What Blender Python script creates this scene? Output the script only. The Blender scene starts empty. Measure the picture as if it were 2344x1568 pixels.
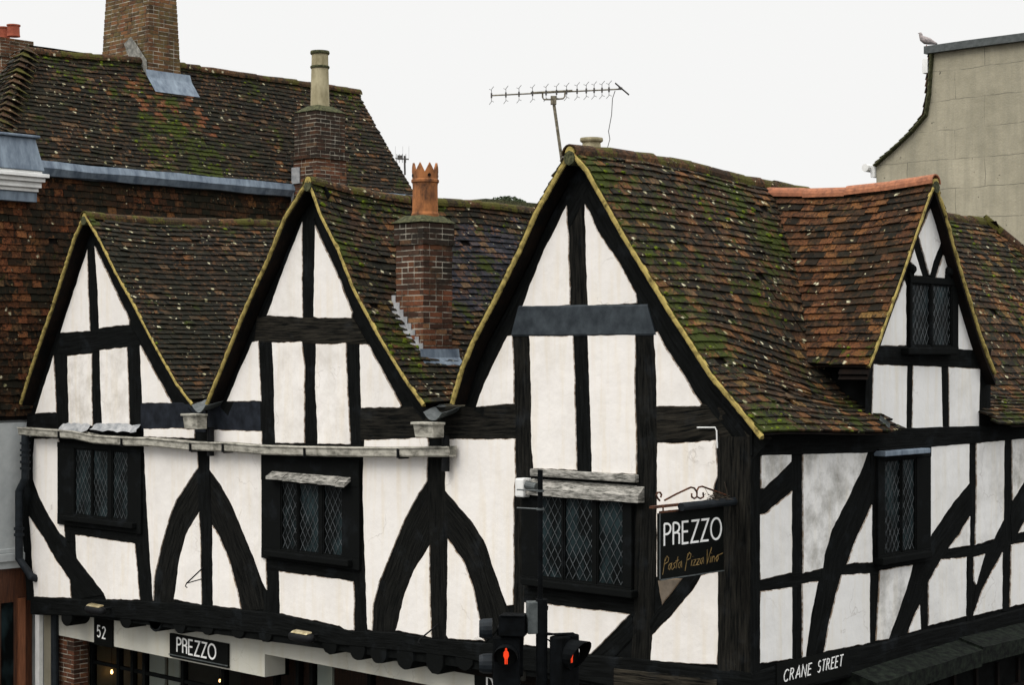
import bpy, bmesh, math, random
from mathutils import Vector, noise
random.seed(7)
rad = math.radians
# ------------------------------------------------------------------ camera, sky, sun
FPX = 3962.0; HZ = 815.0                      # focal length / horizon in photo-measure units (frame 2344 wide)
th = rad(46.5); S_, C_ = math.sin(th), math.cos(th)
RT = Vector((S_, C_, 0)); FW = Vector((-C_, S_, 0)); UP = Vector((0, 0, 1))
CAM = -18.0 * FW - (1720 - 1172) / FPX * 18.0 * RT + 6.2 * UP
sc = bpy.context.scene
col = sc.collection
cd = bpy.data.cameras.new('camera'); cam = bpy.data.objects.new('camera', cd); col.objects.link(cam)
cd.sensor_width = 36; cd.lens = 36 * FPX / 2344; cd.shift_y = (HZ - 784) / 2344
cd.clip_start = 0.1; cd.clip_end = 2000
cam.location = CAM; cam.rotation_euler = (rad(90), 0, rad(90) - th)
sc.camera = cam
SUN_EL, SUN_AZ = rad(48), rad(-168)            # azimuth of the direction TO the sun, from +Y clockwise
SUN_DIR = Vector((math.sin(SUN_AZ) * math.cos(SUN_EL), math.cos(SUN_AZ) * math.cos(SUN_EL), math.sin(SUN_EL)))
w = bpy.data.worlds.new('World'); sc.world = w; w.use_nodes = True
nt = w.node_tree; nt.nodes.clear()
out = nt.nodes.new('ShaderNodeOutputWorld'); bg = nt.nodes.new('ShaderNodeBackground')
sky = nt.nodes.new('ShaderNodeTexSky'); sky.sky_type = 'NISHITA'; sky.sun_disc = False
sky.sun_elevation = SUN_EL; sky.sun_rotation = SUN_AZ; sky.dust_density = 6; sky.air_density = 2
hs = nt.nodes.new('ShaderNodeHueSaturation'); hs.inputs['Saturation'].default_value = 0.12
tc = nt.nodes.new('ShaderNodeTexCoord'); sp = nt.nodes.new('ShaderNodeSeparateXYZ')
mr = nt.nodes.new('ShaderNodeMapRange'); mr.inputs['From Min'].default_value = 0.22; mr.inputs['From Max'].default_value = 1
mr.inputs['To Min'].default_value = 0.85; mr.inputs['To Max'].default_value = 2.7
cb = nt.nodes.new('ShaderNodeVectorMath'); cb.operation = 'SCALE'; cb.inputs[0].default_value = (1.0, 1.0, 0.992)
sk2 = nt.nodes.new('ShaderNodeVectorMath'); sk2.operation = 'SCALE'; sk2.inputs['Scale'].default_value = 0.012
ad = nt.nodes.new('ShaderNodeVectorMath'); ad.operation = 'ADD'
sc10 = nt.nodes.new('ShaderNodeVectorMath'); sc10.operation = 'SCALE'; sc10.inputs['Scale'].default_value = 10.0
nt.links.new(tc.outputs['Generated'], sp.inputs[0]); nt.links.new(sp.outputs['Z'], mr.inputs['Value'])
nt.links.new(mr.outputs[0], cb.inputs['Scale'])
nt.links.new(sky.outputs[0], hs.inputs['Color']); nt.links.new(hs.outputs[0], sk2.inputs[0])
nt.links.new(cb.outputs[0], sc10.inputs[0]); nt.links.new(sc10.outputs[0], ad.inputs[0]); nt.links.new(sk2.outputs[0], ad.inputs[1])
nt.links.new(ad.outputs[0], bg.inputs['Color']); bg.inputs['Strength'].default_value = 0.108
nt.links.new(bg.outputs[0], out.inputs['Surface'])
sl = bpy.data.lights.new('sun', 'SUN'); sl.energy = 1.45; sl.angle = rad(28); sl.color = (1.0, 0.95, 0.88)
so = bpy.data.objects.new('sun', sl); col.objects.link(so); so.rotation_euler = SUN_DIR.to_track_quat('Z', 'Y').to_euler()
vs = sc.view_settings; vs.view_transform = 'Standard'; vs.look = 'None'; vs.gamma = 1; vs.exposure = 0; vs.use_curve_mapping = False
sc.cycles.max_bounces = 6

# ------------------------------------------------------------------ photo-measure helpers
def ray(x, y): return FW + (x - 1172) / FPX * RT + (HZ - y) / FPX * UP
def frP(x, y, Y=0.0):
    d = ray(x, y); return CAM + d * ((Y - CAM.y) / d.y)
def sdP(x, y, X=0.0):
    d = ray(x, y); return CAM + d * ((X - CAM.x) / d.x)
def plP(x, y, p, n):
    d = ray(x, y); n = Vector(n); return CAM + d * ((Vector(p) - CAM).dot(n) / d.dot(n))
def frame(ox, oy, k):                            # enlarged detail crops -> measure units
    def g(*pts): return [((x / k + ox) / 1.1651, (y / k + oy) / 1.1651) for x, y in pts]
    return g
A5 = frame(0, 500, 2.24); A6 = frame(600, 500, 2.24); B1 = frame(1200, 400, 2.24); B3 = frame(2231, 450, 2.24)
B4 = frame(0, 1100, 2.156); B5 = frame(400, 1150, 2.317); B6 = frame(900, 1150, 2.317)
C1 = frame(1350, 1150, 2.315); C2 = frame(1900, 1150, 2.316); C3 = frame(2231, 1150, 2.316)
def D(*p): return list(p)

class Pl:                                         # a wall plane: a along the wall, z up, d outward
    def __init__(s, o, ax, n): s.o = Vector(o); s.ax = Vector(ax); s.n = Vector(n)
    def at(s, a, z, d=0.0): return s.o + s.ax * a + s.n * d + Vector((0, 0, z))
    def px(s, x, y, d=0.0):
        p = plP(x, y, s.o + s.n * d, s.n) - s.o; return (p.dot(s.ax), p.z)
FR = Pl((0, 0, 0), (1, 0, 0), (0, -1, 0))
SD = Pl((0, 0, 0), (0, 1, 0), (1, 0, 0))

# ------------------------------------------------------------------ mesh builder
class MB:
    def __init__(s): s.v = []; s.f = []; s.a = []; s.uv = []; s.cur = (0.5, 0.0, 0.0, 0.0)
    def face(s, pts, uv=None):
        i = len(s.v); s.v += [tuple(p) for p in pts]; s.f.append(tuple(range(i, i + len(pts)))); s.a.append(s.cur); s.uv.append(uv)
    def add(s, vs_, fs):
        i = len(s.v); s.v += [tuple(p) for p in vs_]
        for f in fs: s.f.append(tuple(i + k for k in f)); s.a.append(s.cur); s.uv.append(None)
    def hexa(s, c):                                # 8 corners: bottom 4 ccw, top 4
        s.add(c, [(0, 3, 2, 1), (4, 5, 6, 7), (0, 1, 5, 4), (1, 2, 6, 5), (2, 3, 7, 6), (3, 0, 4, 7)])
    def box(s, x0, x1, y0, y1, z0, z1):
        s.hexa([(x0, y0, z0), (x1, y0, z0), (x1, y1, z0), (x0, y1, z0), (x0, y0, z1), (x1, y0, z1), (x1, y1, z1), (x0, y1, z1)])
    def pbox(s, pl, a0, a1, z0, z1, d0, d1):
        c = [pl.at(a0, z0, d1), pl.at(a1, z0, d1), pl.at(a1, z0, d0), pl.at(a0, z0, d0)]
        c += [p + Vector((0, 0, z1 - z0)) for p in c]; s.hexa(c)
    def tube(s, pts, r, n=8, cap=True):
        pts = [Vector(p) for p in pts]; rs = r if isinstance(r, (list, tuple)) else [r] * len(pts)
        base = len(s.v); ref = None
        for i, p in enumerate(pts):
            t = (pts[min(i + 1, len(pts) - 1)] - pts[max(i - 1, 0)]).normalized()
            if ref is None: ref = Vector((0, 0, 1)) if abs(t.z) < .9 else Vector((1, 0, 0))
            u = t.cross(ref).normalized(); v = u.cross(t).normalized(); ref = v
            for k in range(n):
                a = 2 * math.pi * k / n; s.v.append(tuple(p + (u * math.cos(a) + v * math.sin(a)) * rs[i]))
        for i in range(len(pts) - 1):
            for k in range(n):
                a = base + i * n + k; b = base + i * n + (k + 1) % n
                s.f.append((a, b, b + n, a + n)); s.a.append(s.cur); s.uv.append(None)
        if cap:
            s.f.append(tuple(base + k for k in reversed(range(n)))); s.a.append(s.cur); s.uv.append(None)
            e = base + (len(pts) - 1) * n; s.f.append(tuple(e + k for k in range(n))); s.a.append(s.cur); s.uv.append(None)
    def lathe(s, c, prof, n=20, jag=None):          # prof: (r, z)
        base = len(s.v); c = Vector(c)
        for r, z in prof:
            for k in range(n):
                a = 2 * math.pi * k / n; zz = z
                s.v.append((c.x + r * math.cos(a), c.y + r * math.sin(a), c.z + zz))
        for i in range(len(prof) - 1):
            for k in range(n):
                a = base + i * n + k; b = base + i * n + (k + 1) % n
                s.f.append((a, b, b + n, a + n)); s.a.append(s.cur); s.uv.append(None)
    def build(s, name, mat, parent=None, smooth=False, bevel=0, merge=False):
        me = bpy.data.meshes.new(name); me.from_pydata(s.v, [], s.f)
        at = me.attributes.new('tile', 'FLOAT_COLOR', 'FACE')
        flat = [x for a in s.a for x in a]; at.data.foreach_set('color', flat)
        if any(u is not None for u in s.uv):
            ul = me.uv_layers.new(name='UVMap'); li = 0; buf = []
            for f, u in zip(s.f, s.uv):
                for k in range(len(f)): buf += list(u[k]) if u else [0, 0]
            ul.data.foreach_set('uv', buf)
        me.update(); me.materials.append(mat)
        if smooth: me.polygons.foreach_set('use_smooth', [True] * len(me.polygons))
        if merge or bevel:
            bm = bmesh.new(); bm.from_mesh(me); bmesh.ops.remove_doubles(bm, verts=bm.verts, dist=1e-5)
            bmesh.ops.recalc_face_normals(bm, faces=bm.faces); bm.to_mesh(me); bm.free()
        o = bpy.data.objects.new(name, me); col.objects.link(o)
        if bevel:
            m = o.modifiers.new('bevel', 'BEVEL'); m.width = bevel; m.segments = 2; m.limit_method = 'ANGLE'
        if parent: o.parent = parent
        return o
def tag(o, label=None, cat=None, group=None, kind=None):
    if label: o['label'] = label
    if cat: o['category'] = cat
    if group: o['group'] = group
    if kind: o['kind'] = kind
    return o
def empty(name, label, cat, group=None):
    o = bpy.data.objects.new(name, None); col.objects.link(o); o.empty_display_size = .2
    return tag(o, label, cat, group)

# ------------------------------------------------------------------ materials
class N:
    def __init__(s, name):
        s.m = bpy.data.materials.new(name); s.m.use_nodes = True; s.t = s.m.node_tree; s.t.nodes.clear()
        s.o = s.t.nodes.new('ShaderNodeOutputMaterial'); s.b = s.t.nodes.new('ShaderNodeBsdfPrincipled')
        s.t.links.new(s.b.outputs[0], s.o.inputs[0]); s.c = s.t.nodes.new('ShaderNodeTexCoord')
    def L(s, a, b): s.t.links.new(a, b)
    def new(s, k): return s.t.nodes.new('ShaderNode' + k)
    def mapv(s, src, scale, loc=(0, 0, 0)):
        n = s.new('Mapping'); n.inputs['Scale'].default_value = scale; n.inputs['Location'].default_value = loc; s.L(src, n.inputs[0]); return n.outputs[0]
    def noise(s, scale, detail=4, rough=.6, vec=None, dist=0):
        n = s.new('TexNoise'); n.inputs['Scale'].default_value = scale; n.inputs['Detail'].default_value = detail
        n.inputs['Roughness'].default_value = rough; n.inputs['Distortion'].default_value = dist
        s.L(vec or s.c.outputs['Object'], n.inputs['Vector']); return n.outputs['Fac']
    def ramp(s, fac, stops, mode='LINEAR'):
        n = s.new('ValToRGB'); n.color_ramp.interpolation = mode; e = n.color_ramp.elements
        while len(e) < len(stops): e.new(0.5)
        for k, (p, c) in enumerate(stops):
            e[k].position = p; e[k].color = (c, c, c, 1) if isinstance(c, (int, float)) else (*c, 1)
        s.L(fac, n.inputs[0]); return n.outputs[0]
    def mix(s, fac, a, b, mode='MIX'):
        n = s.new('Mix'); n.data_type = 'RGBA'; n.blend_type = mode
        for v, i in ((fac, 0), (a, 6), (b, 7)):
            if isinstance(v, (int, float)): n.inputs[i].default_value = v
            elif isinstance(v, tuple): n.inputs[i].default_value = (*v, 1)
            else: s.L(v, n.inputs[i])
        return n.outputs[2]
    def math(s, op, a, b=0.5):
        n = s.new('Math'); n.operation = op
        for v, i in ((a, 0), (b, 1)):
            if isinstance(v, (int, float)): n.inputs[i].default_value = v
            else: s.L(v, n.inputs[i])
        return n.outputs[0]
    def attr(s):
        n = s.new('Attribute'); n.attribute_name = 'tile'; q = s.new('SeparateColor'); s.L(n.outputs['Color'], q.inputs[0])
        return q.outputs[0], q.outputs[1], q.outputs[2], n.outputs['Alpha']
    def fin(s, color, rough=.8, spec=.3, bump=None, bs=.3, bd=.01, metal=0, n2=None):
        b = s.b
        if isinstance(color, tuple): b.inputs['Base Color'].default_value = (*color, 1)
        else: s.L(color, b.inputs['Base Color'])
        if isinstance(rough, (int, float)): b.inputs['Roughness'].default_value = rough
        else: s.L(rough, b.inputs['Roughness'])
        b.inputs['Specular IOR Level'].default_value = spec; b.inputs['Metallic'].default_value = metal
        if bump is not None:
            n = s.new('Bump'); n.inputs['Strength'].default_value = bs; n.inputs['Distance'].default_value = bd
            s.L(bump, n.inputs['Height']); s.L(n.outputs[0], b.inputs['Normal'])
        return s.m
M = {}
def tile_mat(name, pal, soot=.5, lich=.5, mossc=(.048, .066, .007), side=False):
    n = N(name); r, g, b_, a = n.attr()
    base = n.ramp(r, pal, 'CONSTANT')
    fine = n.noise(38, 5, .7); vein = n.noise(9, 4, .65)
    base = n.mix(n.ramp(fine, [(.36, .12), (.62, 1.0)]), (.009, .008, .007), base)
    mid = n.noise(13, 4, .7); base = n.mix(n.math('MULTIPLY', n.ramp(mid, [(.54, 0), (.60, .75)]), b_), base, (.22, .105, .05)); base = n.mix(n.ramp(mid, [(.38, .85), (.47, 0)]), base, (.008, .009, .007))
    base = n.mix(n.math('MULTIPLY', n.ramp(g, [(0, 0.), (1, .6)]), 1), base, n.mix(1, base, (.55, .5, .5), 'MULTIPLY'))
    big = n.noise(.75, 4, .6)
    base = n.mix(n.math('MULTIPLY', n.ramp(big, [(.40, 1), (.60, 0)]), soot), base, (.011, .012, .008))
    ly = n.ramp(n.noise(22, 3, .6, n.mapv(n.c.outputs['Object'], (1, 1, 1), (9, 3, 5))), [(.62, 0), (.66, 1)])
    base = n.mix(n.math('MULTIPLY', ly, .22 * lich), base, (.17, .13, .045))
    v = n.new('TexVoronoi'); v.inputs['Scale'].default_value = 7.5; v.inputs['Randomness'].default_value = 1
    dn = n.new('VectorMath'); dn.operation = 'MULTIPLY_ADD'
    nn = n.new('TexNoise'); nn.inputs['Scale'].default_value = 30; n.L(n.c.outputs['Object'], nn.inputs['Vector'])
    n.L(nn.outputs['Color'], dn.inputs[0]); dn.inputs[1].default_value = (.06, .06, .06); n.L(n.c.outputs['Object'], dn.inputs[2])
    n.L(dn.outputs[0], v.inputs['Vector'])
    sel = n.new('SeparateColor'); n.L(v.outputs['Color'], sel.inputs[0])
    lsel = n.ramp(sel.outputs[0], [(0, 1), (.24 * lich + .01, 0)], 'CONSTANT')
    sp_ = n.ramp(v.outputs['Distance'], [(.15, 1), (.25, 0)])
    v2 = n.new('TexVoronoi'); v2.inputs['Scale'].default_value = 19; n.L(dn.outputs[0], v2.inputs['Vector']); s2 = n.new('SeparateColor'); n.L(v2.outputs['Color'], s2.inputs[0])
    l2 = n.math('MULTIPLY', n.ramp(s2.outputs[0], [(0, 1), (.10 * lich + .01, 0)], 'CONSTANT'), n.ramp(v2.outputs['Distance'], [(.18, 1), (.26, 0)]))
    lic = n.math('MULTIPLY', n.math('MAXIMUM', n.math('MULTIPLY', lsel, sp_), l2), .85)
    base = n.mix(lic, base, n.mix(sel.outputs[1], (.72, .69, .60), (.34, .32, .20)))
    mv = n.noise(4.2, 5, .75); mx = n.math('ADD', n.math('MULTIPLY', n.math('ADD', vein, fine), .5), n.math('MULTIPLY', n.math('SUBTRACT', mv, .5), 1.1))
    mn = n.math('ADD', mx, n.math('MULTIPLY', n.math('SUBTRACT', a, .5), .5))
    ms = n.ramp(mn, [(.50, 0), (.60, 1)])
    mcol = n.mix(n.ramp(fine, [(.3, 0), (.7, 1)]), tuple(c * .35 for c in mossc), mossc)
    base = n.mix(ms, base, mcol); base = n.mix(1, base, (.74, .72, .58), 'MULTIPLY')
    M[name] = n.fin(base, .92, .15, n.math('ADD', n.math('MULTIPLY', fine, .6), n.math('MULTIPLY', vein, .5)), .6, .012)
DK, DB, MBn, GR, OR, PK, OC = (.012, .011, .009), (.026, .018, .013), (.068, .036, .021), (.040, .038, .030), (.27, .115, .045), (.20, .125, .080), (.30, .175, .065)
tile_mat('tiles_old', [(0, DK), (.25, DB), (.55, MBn), (.72, GR), (.82, (.11, .048, .026)), (.90, OR), (.94, PK), (.97, OC)], .45, .8)
tile_mat('tiles_corner', [(0, DK), (.18, DB), (.42, MBn), (.60, (.10, .048, .028)), (.76, GR), (.84, OR), (.93, OC), (.97, PK)], .35, 1.0)
tile_mat('tiles_dark', [(0, DK), (.35, DB), (.62, (.045, .027, .019)), (.84, GR), (.93, PK), (.975, OR)], .75, .6)
tile_mat('tiles_orange', [(0, DB), (.2, MBn), (.42, (.12, .050, .026)), (.6, (.17, .068, .034)), (.8, OR), (.93, (.26, .105, .05)), (.97, OC)], .55, .3)
tile_mat('tiles_hung', [(0, DB), (.3, (.05, .024, .015)), (.55, (.085, .034, .018)), (.8, (.13, .048, .022)), (.94, (.22, .07, .03))], .75, .12)
tile_mat('tiles_bright', [(0, (.07, .035, .02)), (.18, (.16, .06, .03)), (.45, (.26, .09, .045)), (.75, (.33, .13, .06)), (.92, (.20, .12, .07))], .0, .3)
tile_mat('tiles_blue', [(0, (.028, .032, .060)), (.35, (.045, .050, .090)), (.65, (.07, .065, .10)), (.86, PK), (.95, (.13, .075, .07))], .1, .3)
tile_mat('ridge_clay', [(0, (.10, .05, .03)), (.5, (.15, .075, .04)), (.8, (.09, .06, .04))], .4, .7, (.10, .095, .02))
n = N('ridge_orange'); r, g, b_, a = n.attr()
M['ridge_orange'] = n.fin(n.mix(n.ramp(n.noise(14, 5, .7), [(.35, 0), (.7, 1)]), (.17, .07, .04), n.ramp(r, [(0, (.32, .12, .06)), (1, (.42, .17, .085))])), .85, .2, n.noise(40), .3)
# plaster
def plaster(name, c, dirt, rust=0.25):
    n = N(name); o = n.c.outputs['Object']
    big = n.noise(1.1, 5, .6); streak = n.noise(1, 4, .6, n.mapv(o, (9, 9, .8)))
    base = n.mix(n.ramp(big, [(.35, 0), (.7, 1)]), tuple(x * .93 for x in c), c)
    base = n.mix(n.math('MULTIPLY', n.ramp(streak, [(.48, 0), (.72, 1)]), .55), base, tuple(x * y for x, y in zip(c, (.88, .82, .70))))
    sp_ = n.ramp(n.noise(55, 3, .7), [(.68, 0), (.74, 1)])
    base = n.mix(n.math('MULTIPLY', sp_, .35), base, (.22, .19, .15))
    r, g, b_, a = n.attr()
    # dirt blotches of individual panels (attribute g = how stained the panel is)
    bl = n.ramp(n.noise(2.3, 6, .72), [(.42, 0), (.72, 1)])
    base = n.mix(n.math('MULTIPLY', bl, g), base, dirt)
    # crack / hairline
    v = n.new('TexVoronoi'); v.feature = 'DISTANCE_TO_EDGE'; v.inputs['Scale'].default_value = 1.3
    dn = n.new('VectorMath'); dn.operation = 'MULTIPLY_ADD'; nn = n.new('TexNoise'); nn.inputs['Scale'].default_value = 3; nn.inputs['Detail'].default_value = 6
    n.L(o, nn.inputs['Vector']); n.L(nn.outputs['Color'], dn.inputs[0]); dn.inputs[1].default_value = (.6, .6, .6); n.L(o, dn.inputs[2]); n.L(dn.outputs[0], v.inputs['Vector'])
    cr = n.ramp(v.outputs['Distance'], [(0, 1), (.010, 0)]); ck = n.math('MULTIPLY', cr, n.ramp(n.noise(.9, 2), [(.55, 0), (.6, .7)]))
    base = n.mix(n.math('MULTIPLY', ck, .55), base, (.2, .16, .12))
    # b = 1 marks the worn lip faces
    base = n.mix(n.math('MULTIPLY', b_, n.ramp(n.noise(16, 3), [(.35, .25), (.6, .95)])), base, (.20, .14, .09))
    bump = n.math('ADD', n.noise(3.5, 3), n.math('MULTIPLY', n.noise(60, 3, .7), .12))
    M[name] = n.fin(base, .9, .15, bump, .35, .03)
plaster('plaster', (.80, .765, .725), (.28, .24, .18))
plaster('plaster_side_shade', (.755, .745, .725), (.20, .19, .165))  # copy for the side wall, its weaker and cooler light put into the colour
plaster('plaster_dirty', (.16, .13, .10), (.03, .025, .02))
plaster('render_cream', (.50, .49, .43), (.28, .27, .22))
# black painted timber
n = N('timber'); uvg = n.noise(1, 6, .7, n.mapv(n.c.outputs['UV'], (38, 2.2, 1))); bl = n.noise(2.6, 5, .65)
r, g, b_, a = n.attr()
base = n.mix(n.ramp(uvg, [(.35, 0), (.75, 1)]), (.0018, .0021, .0019), (.0085, .0095, .0095))
base = n.mix(n.math('MULTIPLY', n.ramp(bl, [(.55, 0), (.8, 1)]), .6), base, (.020, .024, .028))
sp_ = n.ramp(n.noise(1, 3, .7, n.mapv(n.c.outputs['UV'], (90, 9, 1))), [(.70, 0), (.78, 1)])
base = n.mix(n.math('MULTIPLY', sp_, .6), base, (.12, .105, .08))
base = n.mix(n.math('MULTIPLY', n.math('MULTIPLY', g, .8), n.ramp(uvg, [(.4, 0), (.65, 1)])), base, (.12, .10, .07))
M['timber'] = n.fin(base, .85, .04, n.math('ADD', uvg, n.math('MULTIPLY', bl, .6)), .8, .012)
def simple(name, c1, c2, scale=8, rough=.7, spec=.3, bs=.3, metal=0, bd=.01, stretch=(1, 1, 1), lo=.35, hi=.68):
    n = N(name); f = n.noise(scale, 5, .65, n.mapv(n.c.outputs['Object'], stretch))
    M[name] = n.fin(n.mix(n.ramp(f, [(lo, 0), (hi, 1)]), c1, c2), rough, spec, f, bs, bd, metal)
simple('dark_paint', (.0022, .0026, .0024), (.006, .0068, .0068), 6, .85, .04)
simple('lead_board', (.014, .019, .024), (.042, .052, .060), 5, .7, .2)
simple('lead', (.07, .095, .130), (.22, .27, .32), 3, .6, .3, .4, 0, .01, (2, 2, .5), .35, .72)
simple('lead_pale', (.19, .20, .21), (.42, .42, .42), 7, .6, .35, .4)
simple('verge_mortar', (.045, .036, .014), (.34, .265, .085), 11, .95, .1, .9, 0, .015, (1, 1, 1), .27, .50)
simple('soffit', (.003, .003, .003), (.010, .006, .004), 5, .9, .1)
simple('hood_wood', (.045, .045, .038), (.44, .42, .38), 8, .85, .2, .6, 0, .01, (1, 1, 5))
simple('gutter', (.07, .066, .052), (.42, .40, .34), 6, .7, .3, .4, 0, .01, (1, 1, 2), .3, .6)
simple('black_iron', (.003, .003, .0035), (.009, .010, .011), 20, .6, .12, .1)
simple('rust_iron', (.02, .010, .007), (.12, .045, .02), 30, .8, .2, .4)
simple('clay_pot', (.07, .035, .02), (.34, .135, .05), 5, .9, .15, .4, 0, .01, (1, 1, .6), .38, .60)
simple('clay_pot_red', (.20, .05, .03), (.33, .09, .05), 9, .9, .15)
simple('cream_pot', (.22, .19, .11), (.42, .37, .24), 7, .85, .2, .25, 0, .01, (1, 1, .4))
simple('mossy_cap', (.02, .024, .014), (.10, .10, .05), 22, .95, .1, .8, 0, .02)
simple('cement', (.10, .10, .09), (.30, .29, .26), 14, .95, .1, .6, 0, .02)
simple('moss', (.010, .016, .003), (.13, .17, .015), 18, 1, .05, 1, 0, .02, (1, 1, 1), .3, .7)
simple('grey_render', (.17, .155, .115), (.235, .215, .165), 1.6, .95, .1, .3)
simple('white_paint', (.62, .62, .60), (.8, .8, .78), 4, .6, .3, .1)
simple('pale_wall', (.36, .38, .38), (.52, .54, .53), 2, .8, .2, .1)
simple('brown_wood', (.035, .014, .008), (.10, .035, .015), 6, .5, .4, .2, 0, .01, (6, 6, .6))
simple('orange_wood', (.14, .05, .022), (.24, .09, .04), 6, .5, .4, .2, 0, .01, (6, 6, .6))
simple('sign_black', (.0025, .003, .0027), (.0045, .0052, .0046), 3, .6, .05, .05)
simple('letter_white', (.72, .72, .70), (.82, .82, .80), 10, .5, .3, .05)
simple('letter_gold', (.09, .06, .02), (.26, .17, .06), 22, .5, .3, .1)
simple('asphalt', (.035, .035, .036), (.06, .06, .06), 60, .9, .2, .5)
simple('paving', (.16, .155, .14), (.26, .25, .23), 5, .9, .2, .3)
simple('signal_black', (.0022, .0025, .0026), (.005, .006, .007), 8, .7, .03, .1)
simple('signal_blue_black', (.006, .008, .010), (.013, .017, .021), 8, .6, .15, .1)
simple('lead_ledge', (.0035, .0045, .004), (.016, .022, .015), 12, .9, .1, .6, 0, .02, (1, 1, 1), .4, .72)
simple('navy_board', (.005, .0065, .009), (.018, .022, .030), 5, .8, .1)
simple('signal_grey', (.035, .042, .042), (.075, .085, .085), 14, .55, .4, .2)
simple('brass', (.25, .19, .08), (.6, .52, .33), 12, .35, .5, .1, .6)
simple('bird_grey', (.16, .15, .15), (.42, .36, .35), 30, .8, .2)
simple('aerial_metal', (.03, .03, .03), (.10, .09, .08), 60, .6, .4, .1)
simple('aerial_mast', (.05, .045, .03), (.26, .23, .17), 30, .8, .2, .3)
simple('bark', (.03, .024, .018), (.07, .055, .04), 9, .95, .1, .6)
simple('leaf', (.02, .032, .015), (.06, .08, .035), 3, .8, .2)
simple('lead_came', (.018, .021, .023), (.10, .11, .115), 5, .7, .15, .1, 0, .01, (1, 1, 1), .35, .65)
n = N('brick'); r, g, b_, a = n.attr(); fi = n.noise(45, 5, .7); bg_ = n.noise(1.9, 5, .65)
base = n.ramp(r, [(0, (.07, .03, .018)), (.15, (.15, .055, .028)), (.45, (.23, .08, .038)), (.70, (.30, .115, .05)), (.86, (.13, .065, .04)), (.94, (.36, .18, .085))], 'CONSTANT')
base = n.mix(n.ramp(fi, [(.3, .3), (.7, 1)]), (.02, .015, .012), base)
soot = n.math('ADD', n.ramp(bg_, [(.42, 0), (.70, .6)]), a)
base = n.mix(n.math('MINIMUM', soot, .92), base, (.016, .014, .011))
lw = n.ramp(n.noise(30, 4, .7), [(.66, 0), (.72, .5)]); base = n.mix(lw, base, (.32, .30, .25))
lw = n.ramp(n.noise(4, 5, .7), [(.42, .15), (.62, .8)]); base = n.mix(n.math('MULTIPLY', lw, b_), base, (.115, .095, .035))
M['brick'] = n.fin(base, .92, .15, fi, .6, .012)
simple('mortar', (.07, .06, .045), (.42, .39, .32), 5, .95, .1, .6, 0, .01, (1, 1, 1), .38, .6)
n = N('glass_pane'); f = n.noise(3.5, 3, .5, n.mapv(n.c.outputs['Object'], (1, 1, .5)))
M['glass_pane'] = n.fin(n.mix(n.ramp(f, [(.45, 0), (.75, 1)]), (.002, .003, .003), (.020, .036, .040)), .35, .09, f, .4, .02)
n = N('shop_glass'); n.b.inputs['Transmission Weight'].default_value = 1; n.b.inputs['IOR'].default_value = 1.1
M['shop_glass'] = n.fin((.8, .85, .85), .03, .3)
def emis(name, c, st):
    n = N(name); n.b.inputs['Emission Color'].default_value = (*c, 1); n.b.inputs['Emission Strength'].default_value = st
    M[name] = n.fin(tuple(x * .5 for x in c), .4, .3)
emis('bulb', (1, .55, .2), 6); emis('red_signal', (1, .06, .012), .85)

# ------------------------------------------------------------------ wall elements
def resample(P, step, closed=True):
    outp = []; n_ = len(P)
    for i in range(n_ if closed else n_ - 1):
        a = P[i]; b = P[(i + 1) % n_]; L = math.dist(a, b); k = max(1, int(L / step + .5))
        for j in range(k):
            t = j / k; outp.append((a[0] + (b[0] - a[0]) * t, a[1] + (b[1] - a[1]) * t, j == 0))
    if not closed: outp.append((*P[-1], True))
    return outp
def panel(pl, pts, parent, d=.020, mat='plaster', stain=0.10, name='plaster_panel', jit=.007, label=None, meas=True):
    P = [pl.px(x, y, d) for x, y in pts] if meas else list(pts)
    stain = stain + random.uniform(-.04, .14)
    ar = sum(P[i][0] * P[(i + 1) % len(P)][1] - P[(i + 1) % len(P)][0] * P[i][1] for i in range(len(P)))
    if ar < 0: P = P[::-1]
    Q = resample(P, .05); sd_ = random.uniform(0, 99); R_ = []
    nn = len(Q)
    for i, (a, z, c) in enumerate(Q):
        pa = Q[i - 1]; pb = Q[(i + 1) % nn]; tx, tz = pb[0] - pa[0], pb[1] - pa[1]; l = math.hypot(tx, tz) or 1
        nx, nz = tz / l, -tx / l                      # outward for ccw
        j = noise.noise(Vector((a * 9, z * 9, sd_))) * jit * 1.6 + noise.noise(Vector((a * 2.2, z * 2.2, sd_ + 5))) * jit * 1.3 + random.uniform(-1, 1) * jit * .25
        R_.append((a + nx * j, z + nz * j, nx, nz))
    mb = MB()
    ring0 = [pl.at(a, z, .0) for a, z, _, _ in R_]
    ring1 = [pl.at(a, z, d - .006) for a, z, _, _ in R_]
    ring2 = [pl.at(a - nx * .008, z - nz * .008, d) for a, z, nx, nz in R_]
    mb.cur = (0, stain, 1, 0)
    for i in range(nn):
        k = (i + 1) % nn
        mb.face([ring0[i], ring0[k], ring1[k], ring1[i]])
        mb.face([ring1[i], ring1[k], ring2[k], ring2[i]])
    mb.cur = (0, stain, 0, 0); mb.face(ring2)
    o = mb.build(name, M[mat], parent)
    bm = bmesh.new(); bm.from_mesh(o.data); bmesh.ops.triangulate(bm, faces=[f for f in bm.faces if len(f.verts) > 4], ngon_method='EAR_CLIP'); bm.to_mesh(o.data); bm.free()
    if label: o['label'] = label
    return o
TK = [0]
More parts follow.
